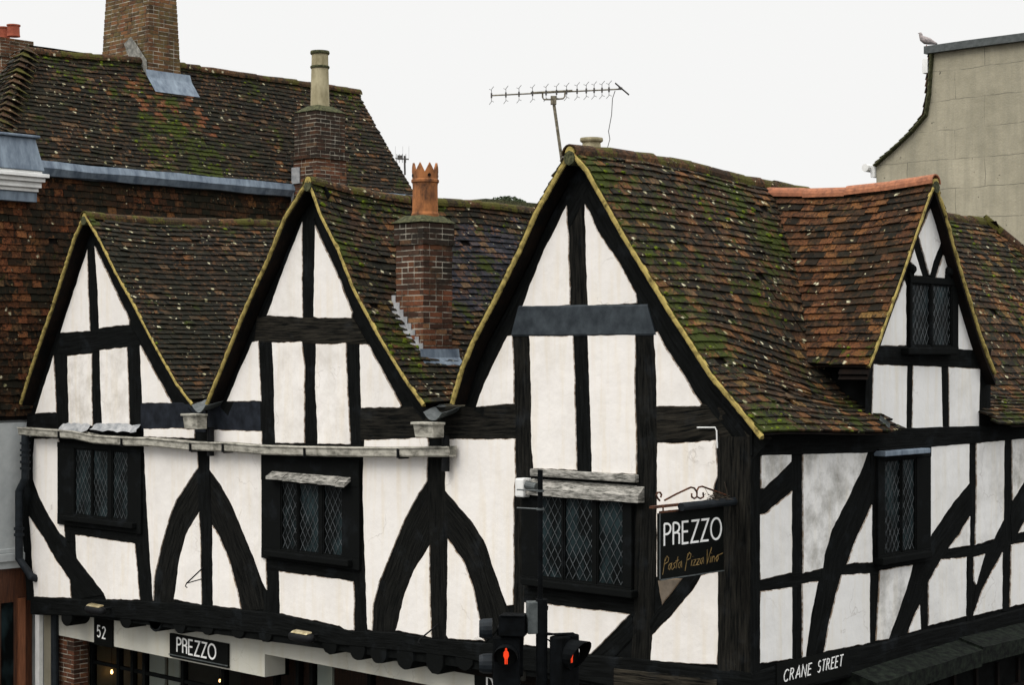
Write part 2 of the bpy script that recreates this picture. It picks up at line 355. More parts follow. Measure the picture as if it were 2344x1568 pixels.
def timber(pl, A, B, parent, name='post', ex=.02, d=None, mat='timber', worn=0.0, meas=True, label=None, back=.0):
    TK[0] += 1
    if d is None: d = .004 + (TK[0] % 17) * .0006
    if meas: A = [pl.px(x, y, d) for x, y in A]; B = [pl.px(x, y, d) for x, y in B]
    def arc(P, k):
        L = [0]
        for i in range(len(P) - 1): L.append(L[-1] + math.dist(P[i], P[i + 1]))
        r_ = []
        for j in range(k + 1):
            t = L[-1] * j / k; i = 0
            while i < len(L) - 2 and L[i + 1] < t: i += 1
            u = (t - L[i]) / max(1e-6, L[i + 1] - L[i]); r_.append((P[i][0] + (P[i + 1][0] - P[i][0]) * u, P[i][1] + (P[i + 1][1] - P[i][1]) * u))
        return r_, L[-1]
    k = max(2, int(arc(A, 2)[1] / .07)); A_, LA = arc(A, k); B_, LB = arc(B, k); sd_ = random.uniform(0, 99)
    mb = MB(); mb.cur = (random.random(), worn, 0, 0); rows = []
    for j in range(k + 1):
        a = Vector(A_[j]); b = Vector(B_[j]); dr = (b - a); W = dr.length; dr = dr / max(W, 1e-6)
        a = a - dr * (ex + .006 * noise.noise(Vector((j * .6, sd_, 0)))); b = b + dr * (ex + .006 * noise.noise(Vector((j * .6, sd_, 7))))
        dz = [d + .0035 * noise.noise(Vector((j * .35, q * 1.3, sd_))) for q in range(4)]
        pts = [pl.at(a.x, a.y, -back), pl.at(a.x, a.y, d * .5)] + [pl.at(*(a.lerp(b, t)), dz[i]) for i, t in enumerate((.06, .35, .65, .94))] + [pl.at(b.x, b.y, d * .5), pl.at(b.x, b.y, -back)]
        rows.append((pts, j / k * LA, W))
    us = (0, .02, .06, .35, .65, .94, .98, 1)
    for j in range(k):
        p, v0, W0 = rows[j]; q, v1, W1 = rows[j + 1]
        for i in range(7):
            mb.face([p[i], p[i + 1], q[i + 1], q[i]], [(us[i] * W0 + sd_, v0), (us[i + 1] * W0 + sd_, v0), (us[i + 1] * W1 + sd_, v1), (us[i] * W1 + sd_, v1)])
    mb.face(rows[0][0][::-1]); mb.face(rows[-1][0])
    o = mb.build(name, M[mat], parent, merge=True)
    if label: o['label'] = label
    return o

# ------------------------------------------------------------------ roof coverings
class Slope:
    """V: polyline of (across, z) from ridge to eave; along: unit dir; base maps across -> world"""
    def __init__(s, V, base, across, along, sag=None):
        s.V = V; s.base = Vector(base); s.ac = Vector(across); s.al = Vector(along); s.sag = sag or (lambda u: 0); s.bump = lambda u, f: 0
        s.L = [0]
        for i in range(len(V) - 1): s.L.append(s.L[-1] + math.dist(V[i], V[i + 1]))
        s.len = s.L[-1]; s.ph = random.uniform(0, 50)
    def P(s, u, t):
        i = 0
        while i < len(s.L) - 2 and s.L[i + 1] < t: i += 1
        k = (t - s.L[i]) / (s.L[i + 1] - s.L[i]); a = s.V[i][0] + (s.V[i + 1][0] - s.V[i][0]) * k; z = s.V[i][1] + (s.V[i + 1][1] - s.V[i][1]) * k
        z += s.bump(u, t / s.len) + s.sag(u) * (1 - t / s.len) + .035 * noise.noise(Vector((u * .55, t * .8, s.ph)))
        return s.base + s.ac * a + s.al * u + Vector((0, 0, z))
    def nrm(s, u, t):
        e = .08; p = s.P(u, t); a = s.P(u + e, t) - p; b = s.P(u, min(t + e, s.len + .01)) - p if t < s.len - e else p - s.P(u, t - e)
        n_ = a.cross(b).normalized(); return n_ if n_.z > 0 else -n_
def tile_roof(name, sl_, u0, u1, parent, mat, gauge=.105, wid=.168, moss=lambda u, t: .3, mossden=.5, clip=None, matf=None, th_=.013, outn=None, t0=0, msize=1.0):
    mbs = {}; mats = []; ALL = MB(); mm = MB(); nc = int((sl_.len - t0) / gauge)
    for j in range(nc + 1):
        t1 = t0 + (j + 1) * gauge
        if t1 > sl_.len + .02: break
        off = (j % 2) * .5 * wid + random.uniform(-.02, .02); nu = int((u1 - u0) / wid) + 2
        wob = random.uniform(-.006, .006)
        for i in range(nu):
            ua = u0 - off + i * wid; ub = ua + wid - random.uniform(.002, .006)
            ua = max(ua, u0); ub = min(ub, u1)
            if ub - ua < .03: continue
            uc = (ua + ub) / 2
            if clip and not clip(uc, t1): continue
            if random.random() < .004: continue
            wv = .018 * noise.noise(Vector((uc * .9, t1 * 3, sl_.ph + 20)))
            sk = random.gauss(0, .0035); tt = t1 + wv + wob + random.gauss(0, .003); thd = max(0.0, tt - gauge - .03)
            n_ = outn(uc, t1) if outn else sl_.nrm(uc, t1)
            h1 = .028 + random.gauss(0, .0045) + (random.random() < .02) * .012; h0 = .001
            a1 = sl_.P(ua, tt + sk) + n_ * (h1 + random.gauss(0, .0022)); b1 = sl_.P(ub, tt - sk) + n_ * (h1 + random.gauss(0, .0022))
            a0 = sl_.P(ua, thd) + n_ * h0; b0 = sl_.P(ub, thd) + n_ * h0
            dn = n_ * -(th_ + .013)
            md = moss(uc, tt); mk = max(0, min(1, md + .42 * noise.noise(Vector((uc * 1.3, tt * 1.3, sl_.ph))) + .1 * noise.noise(Vector((uc * 5, tt * 5, 2)))))
            k = matf(uc, tt) if matf else mat
            mb = ALL
            if k not in mats: mats.append(k)
            nf0 = len(mb.f)
            mb.cur = (random.random(), random.random(), random.random(), mk)
            mb.add([a0, b0, b1, a1, a1 + dn, b1 + dn, a0 + dn, b0 + dn], [(0, 1, 2, 3), (3, 2, 5, 4), (0, 3, 4, 6), (1, 7, 5, 2)])
            mbs[nf0] = mats.index(k)
            # moss cushions at tile tails
            pr_ = (mk - .32) * mossden * 2.2
            while pr_ > 0 and random.random() < pr_:
                pr_ -= 1; f = random.random(); c = a1.lerp(b1, f) + (a0 - a1).normalized() * random.uniform(-.006, .05)
                R0 = random.uniform(.010, .034) * msize; hh = R0 * random.uniform(.35, .7)
                U = (b1 - a1).normalized(); Vv = (a1 - a0).normalized(); ring = []
                for q in range(6):
                    aa = q / 6 * 6.283 + random.random() * .5; rr = R0 * random.uniform(.7, 1.3); ring.append(c + U * math.cos(aa) * rr * 1.35 + Vv * math.sin(aa) * rr - n_ * .004)
                rg2 = [c + (p - c) * .62 + n_ * (hh * random.uniform(.6, 1)) for p in ring]
                mm.add(ring + rg2 + [c + n_ * hh * 1.15], [(q, (q + 1) % 6, 6 + (q + 1) % 6, 6 + q) for q in range(6)] + [(6 + q, 6 + (q + 1) % 6, 12) for q in range(6)])
    # underlay sheet
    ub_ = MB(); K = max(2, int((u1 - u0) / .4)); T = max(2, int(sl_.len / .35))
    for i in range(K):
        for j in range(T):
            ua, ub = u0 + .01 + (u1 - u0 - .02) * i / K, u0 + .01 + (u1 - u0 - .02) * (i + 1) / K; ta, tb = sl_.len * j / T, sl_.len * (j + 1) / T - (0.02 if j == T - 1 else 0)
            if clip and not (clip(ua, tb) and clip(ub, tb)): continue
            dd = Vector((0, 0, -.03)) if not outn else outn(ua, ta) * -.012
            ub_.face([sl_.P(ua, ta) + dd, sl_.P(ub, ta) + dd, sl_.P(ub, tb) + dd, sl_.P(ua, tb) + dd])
    root = ALL.build(name, M[mats[0]], parent)
    for k in mats[1:]: root.data.materials.append(M[k])
    if len(mats) > 1:
        mi = [0] * len(ALL.f)
        for f0, k in mbs.items():
            for q in range(4): mi[f0 + q] = k
        root.data.polygons.foreach_set('material_index', mi)
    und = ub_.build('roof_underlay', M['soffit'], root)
    if mm.f: tag(mm.build('moss', M['moss'], root, smooth=True), kind='stuff')
    return root
def ridge_tiles(pts, parent, mat, r=.115, seg=.34, name='ridge_tiles', cap=True, mossv=.4):
    pts = [Vector(p) for p in pts]; L = [0]
    for i in range(len(pts) - 1): L.append(L[-1] + (pts[i + 1] - pts[i]).length)
    def at(t):
        i = 0
        while i < len(L) - 2 and L[i + 1] < t: i += 1
        return pts[i].lerp(pts[i + 1], (t - L[i]) / (L[i + 1] - L[i]))
    k = max(1, int(L[-1] / seg + .5)); mb = MB()
    for i in range(k):
        a = at(L[-1] * i / k); b = at(L[-1] * (i + 1) / k); t = (b - a).normalized(); u = t.cross(UP).normalized(); v = u.cross(t)
        mb.cur = (random.random(), random.random(), random.random(), max(0, min(1, mossv + random.gauss(0, .22))))
        a = a + t * .004 + v * random.gauss(0, .006); b = b - t * .001 + v * random.gauss(0, .006); r0 = r * random.uniform(.97, 1.03); r1 = r0 * 1.05
        N_ = 9; Aa, Bb, Ai, Bi = [], [], [], []
        for q in range(N_):
            an = math.pi * (q / (N_ - 1)) * 1.06 - .09
            w_ = u * math.cos(an) + v * math.sin(an)
            Aa.append(a + w_ * r0); Bb.append(b + w_ * r1); Ai.append(a + w_ * (r0 - .016)); Bi.append(b + w_ * (r1 - .016))
        for q in range(N_ - 1):
            mb.face([Aa[q], Aa[q + 1], Bb[q + 1], Bb[q]]); mb.face([Ai[q], Bi[q], Bi[q + 1], Ai[q + 1]])
            mb.face([Aa[q], Ai[q], Ai[q + 1], Aa[q + 1]]); mb.face([Bb[q], Bb[q + 1], Bi[q + 1], Bi[q]])
        mb.face([Aa[0], Bb[0], Bi[0], Ai[0]]); mb.face([Aa[-1], Ai[-1], Bi[-1], Bb[-1]])
    o = mb.build(name, M[mat], parent)
    # bedding mortar core
    mc = MB(); mc.tube([p - UP * .04 for p in pts], r * .70, 8); mc.build('bedding_mortar', M['mossy_cap'], o)
    return o
def verge(poly, Yf, parent, pl_dir, w_=.075, depth=.07, name='verge', mat='verge_mortar', normal_in=1):
    """poly: list of (a,z) of the upper outer line; strip hangs w_ below it, from Yf outward plane back by depth"""
    mb = MB(); pts = resample([tuple(p) for p in poly], .045, closed=False); rows = []
    for i, (a, z, _) in enumerate(pts):
        pa = pts[max(i - 1, 0)]; pb = pts[min(i + 1, len(pts) - 1)]; tx, tz = pb[0] - pa[0], pb[1] - pa[1]; l = math.hypot(tx, tz)
        nx, nz = -tz / l, tx / l
        if nz > 0: nx, nz = -nx, -nz               # pointing inward/down
        j = random.gauss(0, .0015) + .003 * noise.noise(Vector((a * 6, z * 6, 1))); j2 = random.gauss(0, .002) + .004 * noise.noise(Vector((a * 5, z * 5, 4)))
        o_ = (a - nx * (.004 + j), z - nz * (.004 + j)); q = (a + nx * (w_ + j2), z + nz * (w_ + j2)); dj = random.gauss(0, .004)
        rows.append([pl_dir.at(a + nx * .045, z + nz * .045, Yf - depth), pl_dir.at(*o_, Yf - .022), pl_dir.at(o_[0] * .75 + q[0] * .25, o_[1] * .75 + q[1] * .25, Yf + dj), pl_dir.at(o_[0] * .3 + q[0] * .7, o_[1] * .3 + q[1] * .7, Yf + dj), pl_dir.at(*q, Yf - .012), pl_dir.at(*q, Yf - depth)])
    for i in range(len(rows) - 1):
        for k in range(5): mb.face([rows[i][k], rows[i][k + 1], rows[i + 1][k + 1], rows[i + 1][k]])
    mb.face(rows[0]); mb.face(rows[-1][::-1])
    return mb.build(name, M[mat], parent)

# ================================================================== SETTING
GZ = -0.75
mb = MB(); mb.face([(-300, -300, GZ), (300, -300, GZ), (300, 300, GZ), (-300, 300, GZ)]); tag(mb.build('ground', M['asphalt']), kind='structure')
mb = MB(); mb.box(-40, 1.4, -2.4, .7, GZ + .004, GZ + .12); mb.box(-.5, 1.4, .7, 20, GZ + .004, GZ + .1205); tag(mb.build('pavement', M['paving']), kind='structure')

# ================================================================== THE TIMBER FRAMED HOUSE
H = empty('timber_framed_house', 'black and white timber framed corner house with three steep gables and mossy tiled roofs', 'house')
OV = .20                                                    # overhang of the gable verges
def fpl(pts): return [FR.px(x, y, OV) for x, y in pts]
G = []
G.append(dict(L=A5((505, 152), (440, 292), (380, 480), (310, 700), (230, 930), (160, 1140), (115, 1290)), R=A5((505, 152), (600, 312), (700, 512), (800, 690), (900, 885), (980, 1030), (1060, 1170), (1150, 1290))))
G.append(dict(L=D((706, 405)) + A6((350, 170), (250, 420), (130, 680), (60, 850), (0, 1000)) + D((470, 923)), R=D((706, 405)) + A6((580, 165), (680, 360), (770, 590), (880, 800), (990, 990), (1090, 1150), (1190, 1290))))
G.append(dict(L=D((1305, 338)) + B1((600, 190), (500, 370), (400, 600), (250, 900), (130, 1130), (60, 1300), (0, 1510)), R=D((1305, 338)) + B1((822, 105), (900, 245), (1050, 510), (1200, 755), (1350, 1000), (1450, 1150), (1568, 1335)) + D((1690, 925), (1747, 997))))
for g in G: g['L'] = fpl(g['L']); g['R'] = fpl(g['R'])
# side eave foot: flatten towards the eave
GB = [6.5, 9.0, 9.25]                                       # how far each roof runs back
# backing wall of the front
mb = MB()
def inset(P, k): return [(a, z - k) for a, z in P]
outl = []
outl += [(-14.02, 2.15), (0.0, 2.55), (0.0, 5.30)]
outl += [(a - .0, z - .17) for a, z in reversed(G[2]['R']) if a < -.05]
outl += [(a, z - .17) for a, z in G[2]['L'][1:]]
outl += [(a, z - .17) for a, z in reversed(G[1]['R'])][0:] + [(a, z - .17) for a, z in G[1]['L'][1:]]
outl += [(a, z - .17) for a, z in reversed(G[0]['R'])] + [(a, z - .17) for a, z in G[0]['L'][1:] if a > -14.0] + [(-14.02, 5.3)]
top = [FR.at(a, z, -.002) for a, z in outl]; bot = [FR.at(a, z, -.22) for a, z in outl]
mb.face(top); mb.face(bot[::-1])
for i in range(len(top)):
    k = (i + 1) % len(top); mb.face([top[i], bot[i], bot[k], top[k]])
wall = mb.build('front_wall', M['dark_paint'], H)
bm = bmesh.new(); bm.from_mesh(wall.data); bmesh.ops.triangulate(bm, faces=[f for f in bm.faces if len(f.verts) > 4], ngon_method='EAR_CLIP'); bm.to_mesh(wall.data); bm.free()
# side wall incl. dormer front and back walls (closed body)
mb = MB()
so_ = [(.225, 2.6), (11.2, 2.6), (11.2, 5.3), (5.05, 5.3), (5.0, 6.05), (3.78, 8.12), (2.42, 6.05), (2.36, 5.3), (.225, 5.3)]
t_ = [SD.at(a, z, -.002) for a, z in so_]; b_2 = [SD.at(a, z, -.2) for a, z in so_]
mb.face(t_); mb.face(b_2[::-1])
for i in range(len(t_)):
    k = (i + 1) % len(t_); mb.face([t_[i], b_2[i], b_2[k], t_[k]])
sw = mb.build('side_wall', M['dark_paint'], H)
bm = bmesh.new(); bm.from_mesh(sw.data); bmesh.ops.triangulate(bm, faces=[f for f in bm.faces if len(f.verts) > 4], ngon_method='EAR_CLIP'); bm.to_mesh(sw.data); bm.free()
mb = MB(); mb.box(-14.02, -13.82, .23, 8.8, GZ, 5.3); mb.box(-13.8, -.25, 8.8, 9.0, GZ, 5.35); mb.build('rear_wall', M['grey_render'], H)

# ---- roofs
def sagf(pts):                                              # (Y, dz)
    def f(u):
        if u <= pts[0][0]: return pts[0][1]
        for (a, x), (b, y) in zip(pts, pts[1:]):
            if u <= b: return x + (y - x) * (u - a) / (b - a)
        return pts[-1][1]
    return f
sags = [sagf([(0, 0), (1.2, -.02), (3.7, .08), (7, .05)]), sagf([(0, 0), (.7, -.10), (1.8, -.16), (3, -.13), (4.4, -.15), (10, -.15)]), sagf([(0, 0), (1, .02), (2, 0), (3.2, -.10), (4.4, -.15), (8.5, -.28), (10, -.28)])]
apex = []
for gi, g in enumerate(G):
    rootR = None
    for sdn in ('R', 'L'):
        V = g[sdn]
        s_ = Slope(V, (0, -OV, 0), (1, 0, 0), (0, 1, 0), sags[gi])
        g['s' + sdn] = s_
        L_ = s_.len
        if gi == 2 and sdn == 'R': s_.bump = lambda u, f: -.30 * math.exp(-((f - .72) / .20) ** 2) * max(0, min(1, (u - .5) / 1.6))
        if gi == 2 and sdn == 'R':
            def mo(u, t, L_=L_): return .33 + .24 * max(0, 1 - t / 1.2) * max(0.35, 1 - u / 4) + .18 * max(0, 1 - u / .8) + .10 * max(0, (t - L_ + 1.1)) + .22 * max(0, 1 - abs((4.1 - u) * 1.25 - (L_ - t) * .55) / .7)
            tile_roof('tiled_roof', s_, 0, 9.4, H, 'tiles_corner', moss=mo, mossden=.6, clip=lambda u, t, L_=L_: u < 9.4 - (t / L_) * 0 + 9 and not (2.72 < u < 5.0 and t > L_ * .66), gauge=.108)['label'] = 'mossy brown tiled slope above the side street'
        elif gi == 1 and sdn == 'R':
            def mo(u, t): return .24 + .3 * max(0, 1 - t / .7) * (u < 2.5) + .2 * max(0, 1 - u / .6)
            tile_roof('tiled_roof', s_, 0, 9.2, H, 'tiles_old', moss=mo, mossden=.8, matf=lambda u, t: 'tiles_blue' if (u > 1.35 + random.gauss(0, .1) and .45 + random.gauss(0, .08) < t < 2.3 + random.gauss(0, .15)) else 'tiles_old')
        elif gi == 0 and sdn == 'R':
            tile_roof('tiled_roof', s_, 0, 6.7, H, 'tiles_dark', moss=lambda u, t: .12 + .35 * max(0, 1 - t / .5) + .15 * max(0, 1 - u / .5), mossden=.7)
        else:
            tile_roof('tiled_roof', s_, 0, (6.7, 9.2, 9.4)[gi], H, 'tiles_old', moss=lambda u, t: .25, mossden=.3)
        v = verge(V, OV + .012, H, FR, w_=(.048, .052, .062)[gi])
        # rafter (bargeboard) under the verge, on the wall
        ins = []; 
        P_ = V
        def off(P_, k):
            r_ = []
            for i in range(len(P_)):
                a0, a1 = P_[max(i - 1, 0)], P_[min(i + 1, len(P_) - 1)]; tx, tz = a1[0] - a0[0], a1[1] - a0[1]; l = math.hypot(tx, tz); nx, nz = -tz / l, tx / l
                if nz > 0: nx, nz = -nx, -nz
                r_.append((P_[i][0] + nx * k, P_[i][1] + nz * k))
            return r_
        Vc = [p for p in V]
        timber(FR, off(Vc, .10), off(Vc, (.30, .32, .42)[gi]), H, 'rafter', ex=.0, meas=False, d=.010)
        # plain soffit board between wall and verge
        mb = MB(); a_ = off(Vc, .055)
        for i in range(len(a_) - 1):
            mb.face([FR.at(*a_[i], OV - .02), FR.at(*a_[i + 1], OV - .02), FR.at(*a_[i + 1], -.01), FR.at(*a_[i], -.01)])
        b2_ = off(Vc, .075)
        for i in range(len(a_) - 1):
            mb.face([FR.at(*b2_[i], OV - .02), FR.at(*b2_[i + 1], OV - .02), FR.at(*b2_[i + 1], -.01), FR.at(*b2_[i], -.01)])
            mb.face([FR.at(*a_[i], OV - .02), FR.at(*a_[i + 1], OV - .02), FR.at(*b2_[i + 1], OV - .02), FR.at(*b2_[i], OV - .02)])
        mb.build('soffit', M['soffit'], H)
    ap = g['L'][0]; n_ = 14; Ln = (6.7, 9.2, 9.4)[gi]
    pts = [(ap[0], -OV - .02 + Ln * i / n_, ap[1] - .075 + sags[gi](Ln * i / n_)) for i in range(n_ + 1)]
    ridge_tiles(pts, H, 'ridge_clay', r=(.10, .105, .12)[gi], seg=.36, mossv=(.5, .5, .5)[gi])
# hip end at the far end of the main roof
ap = G[2]['L'][0]; zr = ap[1] - .28
mb = MB(); Vh = Slope([(0, zr), (1.6, 6.6), (2.3, 5.35)], (ap[0], 9.2, 0), (0, 1, 0), (1, 0, 0))
tile_roof('tiled_roof', Vh, -2.6, 2.7, H, 'tiles_corner', moss=lambda u, t: .3, clip=lambda u, t: abs(u) < t / Vh.len * 2.6)
ridge_tiles([(ap[0], 9.2, zr), (ap[0] + 1.15, 10.2, 7.0), (.30, 11.4, 5.45)], H, 'ridge_clay', r=.11, name='hip_tiles')
sE = Slope(G[2]['R'], (0, 9.2, 0), (1, 0, 0), (0, 1, 0), lambda u: -.28); sE.bump = lambda u, f: -.30 * math.exp(-((f - .72) / .20) ** 2) * (1 - u / 2.2); sE.ph = G[2]['sR'].ph
tile_roof('tiled_roof', sE, 0, 2.2, H, 'tiles_corner', moss=lambda u, t: .3, clip=lambda u, t: u < t / sE.len * 2.2)

# ---- dormer on the side street
ZE = 6.08; dr_ap = SD.px(2143, 411, .15); dr_l = SD.px(1989, 838, .15); dr_r = SD.px(2275, 852, .15)
dcv = [SD.px(*p, .15) for p in B3((590, 60), (530, 215), (470, 390), (385, 640), (300, 880), (240, 1050), (190, 1175))]
dcr = [SD.px(*p, .15) for p in B3((600, 65), (655, 260), (710, 470), (790, 740), (860, 970), (910, 1110), (955, 1215))]
dcr[0] = dcv[0]
DO = H
sa = sagf([(0, 0), (.8, -.05), (1.6, -.06), (2.6, .02)])
for nm, V in (('L', dcv), ('R', dcr)):
    # main-roof x where the dormer slope meets it -> clip
    s_ = Slope(V, (.15, 0, 0), (0, 1, 0), (-1, 0, 0), sa)
    def mainx(z):
        Vm = G[2]['R']
        for (a, za), (b, zb) in zip(Vm, Vm[1:]):
            if zb <= z <= za: return a + (za - z) / (za - zb) * (b - a)
        return 0 if z < 6 else ap[0]
    def cl(u, t, s_=s_): p = s_.P(u, t); return p.x > mainx(p.z) - .14 - .35 * max(0, 1 - abs(p.z - 6.3) / .9)
    tile_roof('dormer_roof', s_, 0, 2.6, H, 'tiles_orange', moss=lambda u, t: .10 + .3 * max(0, 1 - u / .25) + .25 * max(0, t - 2.2), mossden=.35, clip=cl, gauge=.105, wid=.175)
    verge(V, .162, H, SD, w_=.050, depth=.07, name='dormer_verge')
    mb = MB()
    for i in range(len(V) - 1):
        for k_, (d0, d1) in (((.0), (.14, -.25)),):
            a, b = V[i], V[i + 1]; mb.face([SD.at(a[0], a[1] - .10, d0), SD.at(b[0], b[1] - .10, d0), SD.at(b[0], b[1] - .10, d1), SD.at(a[0], a[1] - .10, d1)])
            mb.face([SD.at(a[0], a[1] - .16, d0), SD.at(b[0], b[1] - .16, d0), SD.at(b[0], b[1] - .16, d1), SD.at(a[0], a[1] - .16, d1)])
            mb.face([SD.at(a[0], a[1] - .10, d0), SD.at(b[0], b[1] - .10, d0), SD.at(b[0], b[1] - .16, d0), SD.at(a[0], a[1] - .16, d0)])
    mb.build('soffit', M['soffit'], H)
ra = dcv[0]
pts = [(.17 - 2.42 * i / 8, ra[0], ra[1] - .055 + sa(2.42 * i / 8)) for i in range(9)]
ridge_tiles(pts, H, 'ridge_orange', r=.105, seg=.60, mossv=.1, name='dormer_ridge_tiles')
# end mortar at ridge ends
for (a, z, pl, o_, rr) in ((*G[0]['L'][0], FR, OV, .07), (*G[1]['L'][0], FR, OV, .085), (*G[2]['L'][0], FR, OV, .095), (*ra, SD, .15, .085)):
    mb = MB(); c = pl.at(a, z, 0); ring = []
    K = 12; F_, B_ = [], []
    for k in range(K):
        an = 2 * math.pi * k / K; rr_ = rr * .82 * random.uniform(.92, 1.08); F_.append(pl.at(a + math.cos(an) * rr_ * .9, z - .06 + math.sin(an) * rr_, o_ + .012)); B_.append(pl.at(a + math.cos(an) * rr_, z - .06 + math.sin(an) * rr_, o_ - .1))
    mb.face(F_)
    for k in range(K): mb.face([F_[k], B_[k], B_[(k + 1) % K], F_[(k + 1) % K]])
    mb.build('ridge_end_mortar', M['verge_mortar'], H)
# dormer cheeks (dark boarding)
mb = MB(); mb.box(-1.7, -.006, 2.30, 2.355, 5.2, 6.22); mb.build('dormer_cheek', M['dark_paint'], H)
mb = MB(); mb.box(-1.7, -.205, 4.93, 5.05, 5.2, 6.15); mb.build('dormer_cheek', M['dark_paint'], H)
mb = MB(); sR = G[2]['sR']; TT = [sR.len * (.945 + .045 * i / 12) for i in range(13)]
for t0_, t1_ in zip(TT, TT[1:]):
    a_, b_ = sR.P(2.28 + OV, t0_), sR.P(2.28 + OV, t1_)
    for p in (a_, b_): p.y = 2.292
    j0, j1 = .03 + .008 * math.sin(t0_ * 60), .03 + .008 * math.sin(t1_ * 60)
    mb.face([a_ + UP * j0, b_ + UP * j1, b_ + UP * .075, a_ + UP * .075]); mb.face([a_ + UP * j0, b_ + UP * j1, b_ + Vector((0, -.03, .028)), a_ + Vector((0, -.03, .028))])
mb.build('cheek_flashing', M['signal_grey'], H)

# ---- timbers, front
T = lambda A, B, nm='post', **k: timber(FR, A, B, H, nm, **k)
T(D((200, 560), (206, 762)), D((216, 558), (224, 757)), 'king_post')
T(D((128, 768), (300, 748)), D((125, 815), (325, 790)), 'collar_beam')
T(D((127, 812), (130, 985)), D((152, 812), (156, 985))); T(D((209, 808), (213, 975)), D((227, 806), (232, 975)), 'stud'); T(D((291, 795), (296, 985)), D((320, 792), (324, 985)))
T(D((62, 950), (130, 942)), D((60, 985), (130, 990)), 'wall_plate'); T(D((322, 925), (470, 925)), D((322, 984), (470, 986)), 'wall_plate', mat='navy_board')
T(D((690, 500), (692, 727)), D((719, 505), (718, 727)), 'king_post')
T(D((588, 726), (808, 728)), D((582, 783), (840, 785)), 'collar_beam', worn=.25)
T(D((594, 783), (599, 1040)), D((622, 783), (628, 1040))); T(D((694, 783), (697, 1012)), D((722, 785), (722, 1012)), 'stud'); T(D((792, 785), (802, 1040)), D((823, 790), (826, 1040)))
T(D((475, 922), (600, 922)), D((475, 984), (600, 985)), 'wall_plate', mat='navy_board'); T(D((825, 935), (1030, 935)), D((825, 1007), (1030, 1002)), 'wall_plate', worn=.15)
T(D((1296, 440), (1304, 705)), D((1338, 440), (1344, 705)), 'king_post', worn=.1)
T(D((1186, 703), (1482, 700)), D((1170, 766), (1500, 764)), 'collar_beam', mat='lead_board', d=.030, label='grey lead covered collar beam of the corner gable')
T(D((1176, 766), (1178, 1100), (1176, 1560)), D((1211, 766), (1216, 1100), (1200, 1560)), worn=.1); T(D((1314, 768), (1322, 1080)), D((1344, 767), (1353, 1082)), 'stud'); T(D((1454, 765), (1462, 1050), (1448, 1515)), D((1501, 765), (1504, 1050), (1489, 1515)), worn=.08)
T(D((1018, 935), (1180, 930)), D((1018, 1004), (1180, 1003)), 'wall_plate', worn=.15); T(D((1503, 933), (1640, 925)), D((1503, 1008), (1720, 1002)), 'wall_plate', worn=.25)
T(D((40, 1000), (62, 1375)), D((74, 1000), (77, 1375)))
T(D((137, 1015), (146, 1240)), D((176, 1015), (172, 1240)), 'window_post'); T(D((298, 1015), (318, 1385)), D((330, 1015), (350, 1385)), 'window_post')
T(B4((188, 390), (220, 480), (280, 600), (345, 700), (440, 830), (595, 1050)), B4((165, 600), (245, 715), (320, 850), (400, 965), (408, 1020), (415, 1080)), 'brace')
T(B4((355, 660), (790, 700)), B4((430, 705), (790, 757)), 'rail')
T(D((450, 1020), (453, 1070), (462, 1405)), D((478, 1020), (478, 1070), (486, 1408)))
T(D((452, 1075), (404, 1146), (389, 1183), (369, 1250), (354, 1320), (350, 1385)), D((457, 1170), (440, 1195), (425, 1224), (410, 1280), (403, 1320), (397, 1385)), 'brace', worn=.06)
T(D((477, 1075), (502, 1109), (528, 1154), (554, 1217), (580, 1280), (599, 1350), (608, 1395)), D((485, 1203), (499, 1224), (512, 1255), (525, 1287), (540, 1339), (546, 1370), (553, 1400)), 'brace', worn=.06)
T(D((602, 1030), (605, 1410)), D((640, 1030), (640, 1412)), 'window_post'); T(D((800, 1030), (812, 1450)), D((829, 1030), (838, 1455)), 'window_post')
T(D((608, 1285), (810, 1312)), D((608, 1305), (810, 1334)), 'rail')
T(D((977, 1020), (985, 1465)), D((1018, 1020), (1026, 1470)), worn=.05)
T(B6((553, 305), (500, 390), (420, 540), (330, 760), (260, 930), (220, 1090), (212, 1250)), B6((567, 710), (515, 780), (470, 860), (440, 930), (415, 1000), (385, 1110), (357, 1250)), 'brace', worn=.05)
T(B6((663, 370), (740, 460), (820, 550), (900, 680), (960, 845), (1010, 985), (1060, 1150)), B6((680, 668), (780, 810), (808, 880), (830, 950), (860, 1080), (885, 1200), (910, 1310)), 'brace', worn=.05)
T(C1((110, 975), (790, 1050)), C1((110, 1060), (790, 1135)), 'rail')
T(C1((770, 1135), (640, 1260), (515, 1385)), C1((800, 1240), (720, 1330), (620, 1430)), 'brace')
T(C1((1240, 840), (1060, 1080), (890, 1262)), C1((1100, 880), (980, 1060), (885, 1180)), 'brace')
T(C1((1310, 285), (1285, 340), (1270, 390)), C1((1330, 300), (1330, 350), (1330, 400)), 'knee_brace')
# corner post wraps the corner
T(D((1641, 1000), (1640, 1560)), D((1719, 1000), (1719, 1560)), 'corner_post', ex=.0, d=.028, worn=.15)
SILA = D((70, 1368), (240, 1374), (350, 1378), (465, 1385), (552, 1397), (640, 1406), (808, 1446), (905, 1448), (985, 1463), (1110, 1474), (1230, 1485), (1340, 1500), (1490, 1512), (1650, 1534), (1721, 1542))
SILB = D((70, 1408), (225, 1413), (343, 1425), (470, 1440), (602, 1452), (680, 1464), (772, 1478), (900, 1490), (1032, 1504), (1120, 1520), (1200, 1536), (1330, 1560), (1400, 1575), (1600, 1602), (1721, 1612))
T(SILA, SILB, 'sill_beam', ex=.0, d=.035, back=.25)
T(D((1405, 1530), (1520, 1541), (1640, 1555)), D((1405, 1580), (1520, 1592), (1640, 1606)), 'weathered_beam', ex=0, d=.045, worn=.42, back=.1)
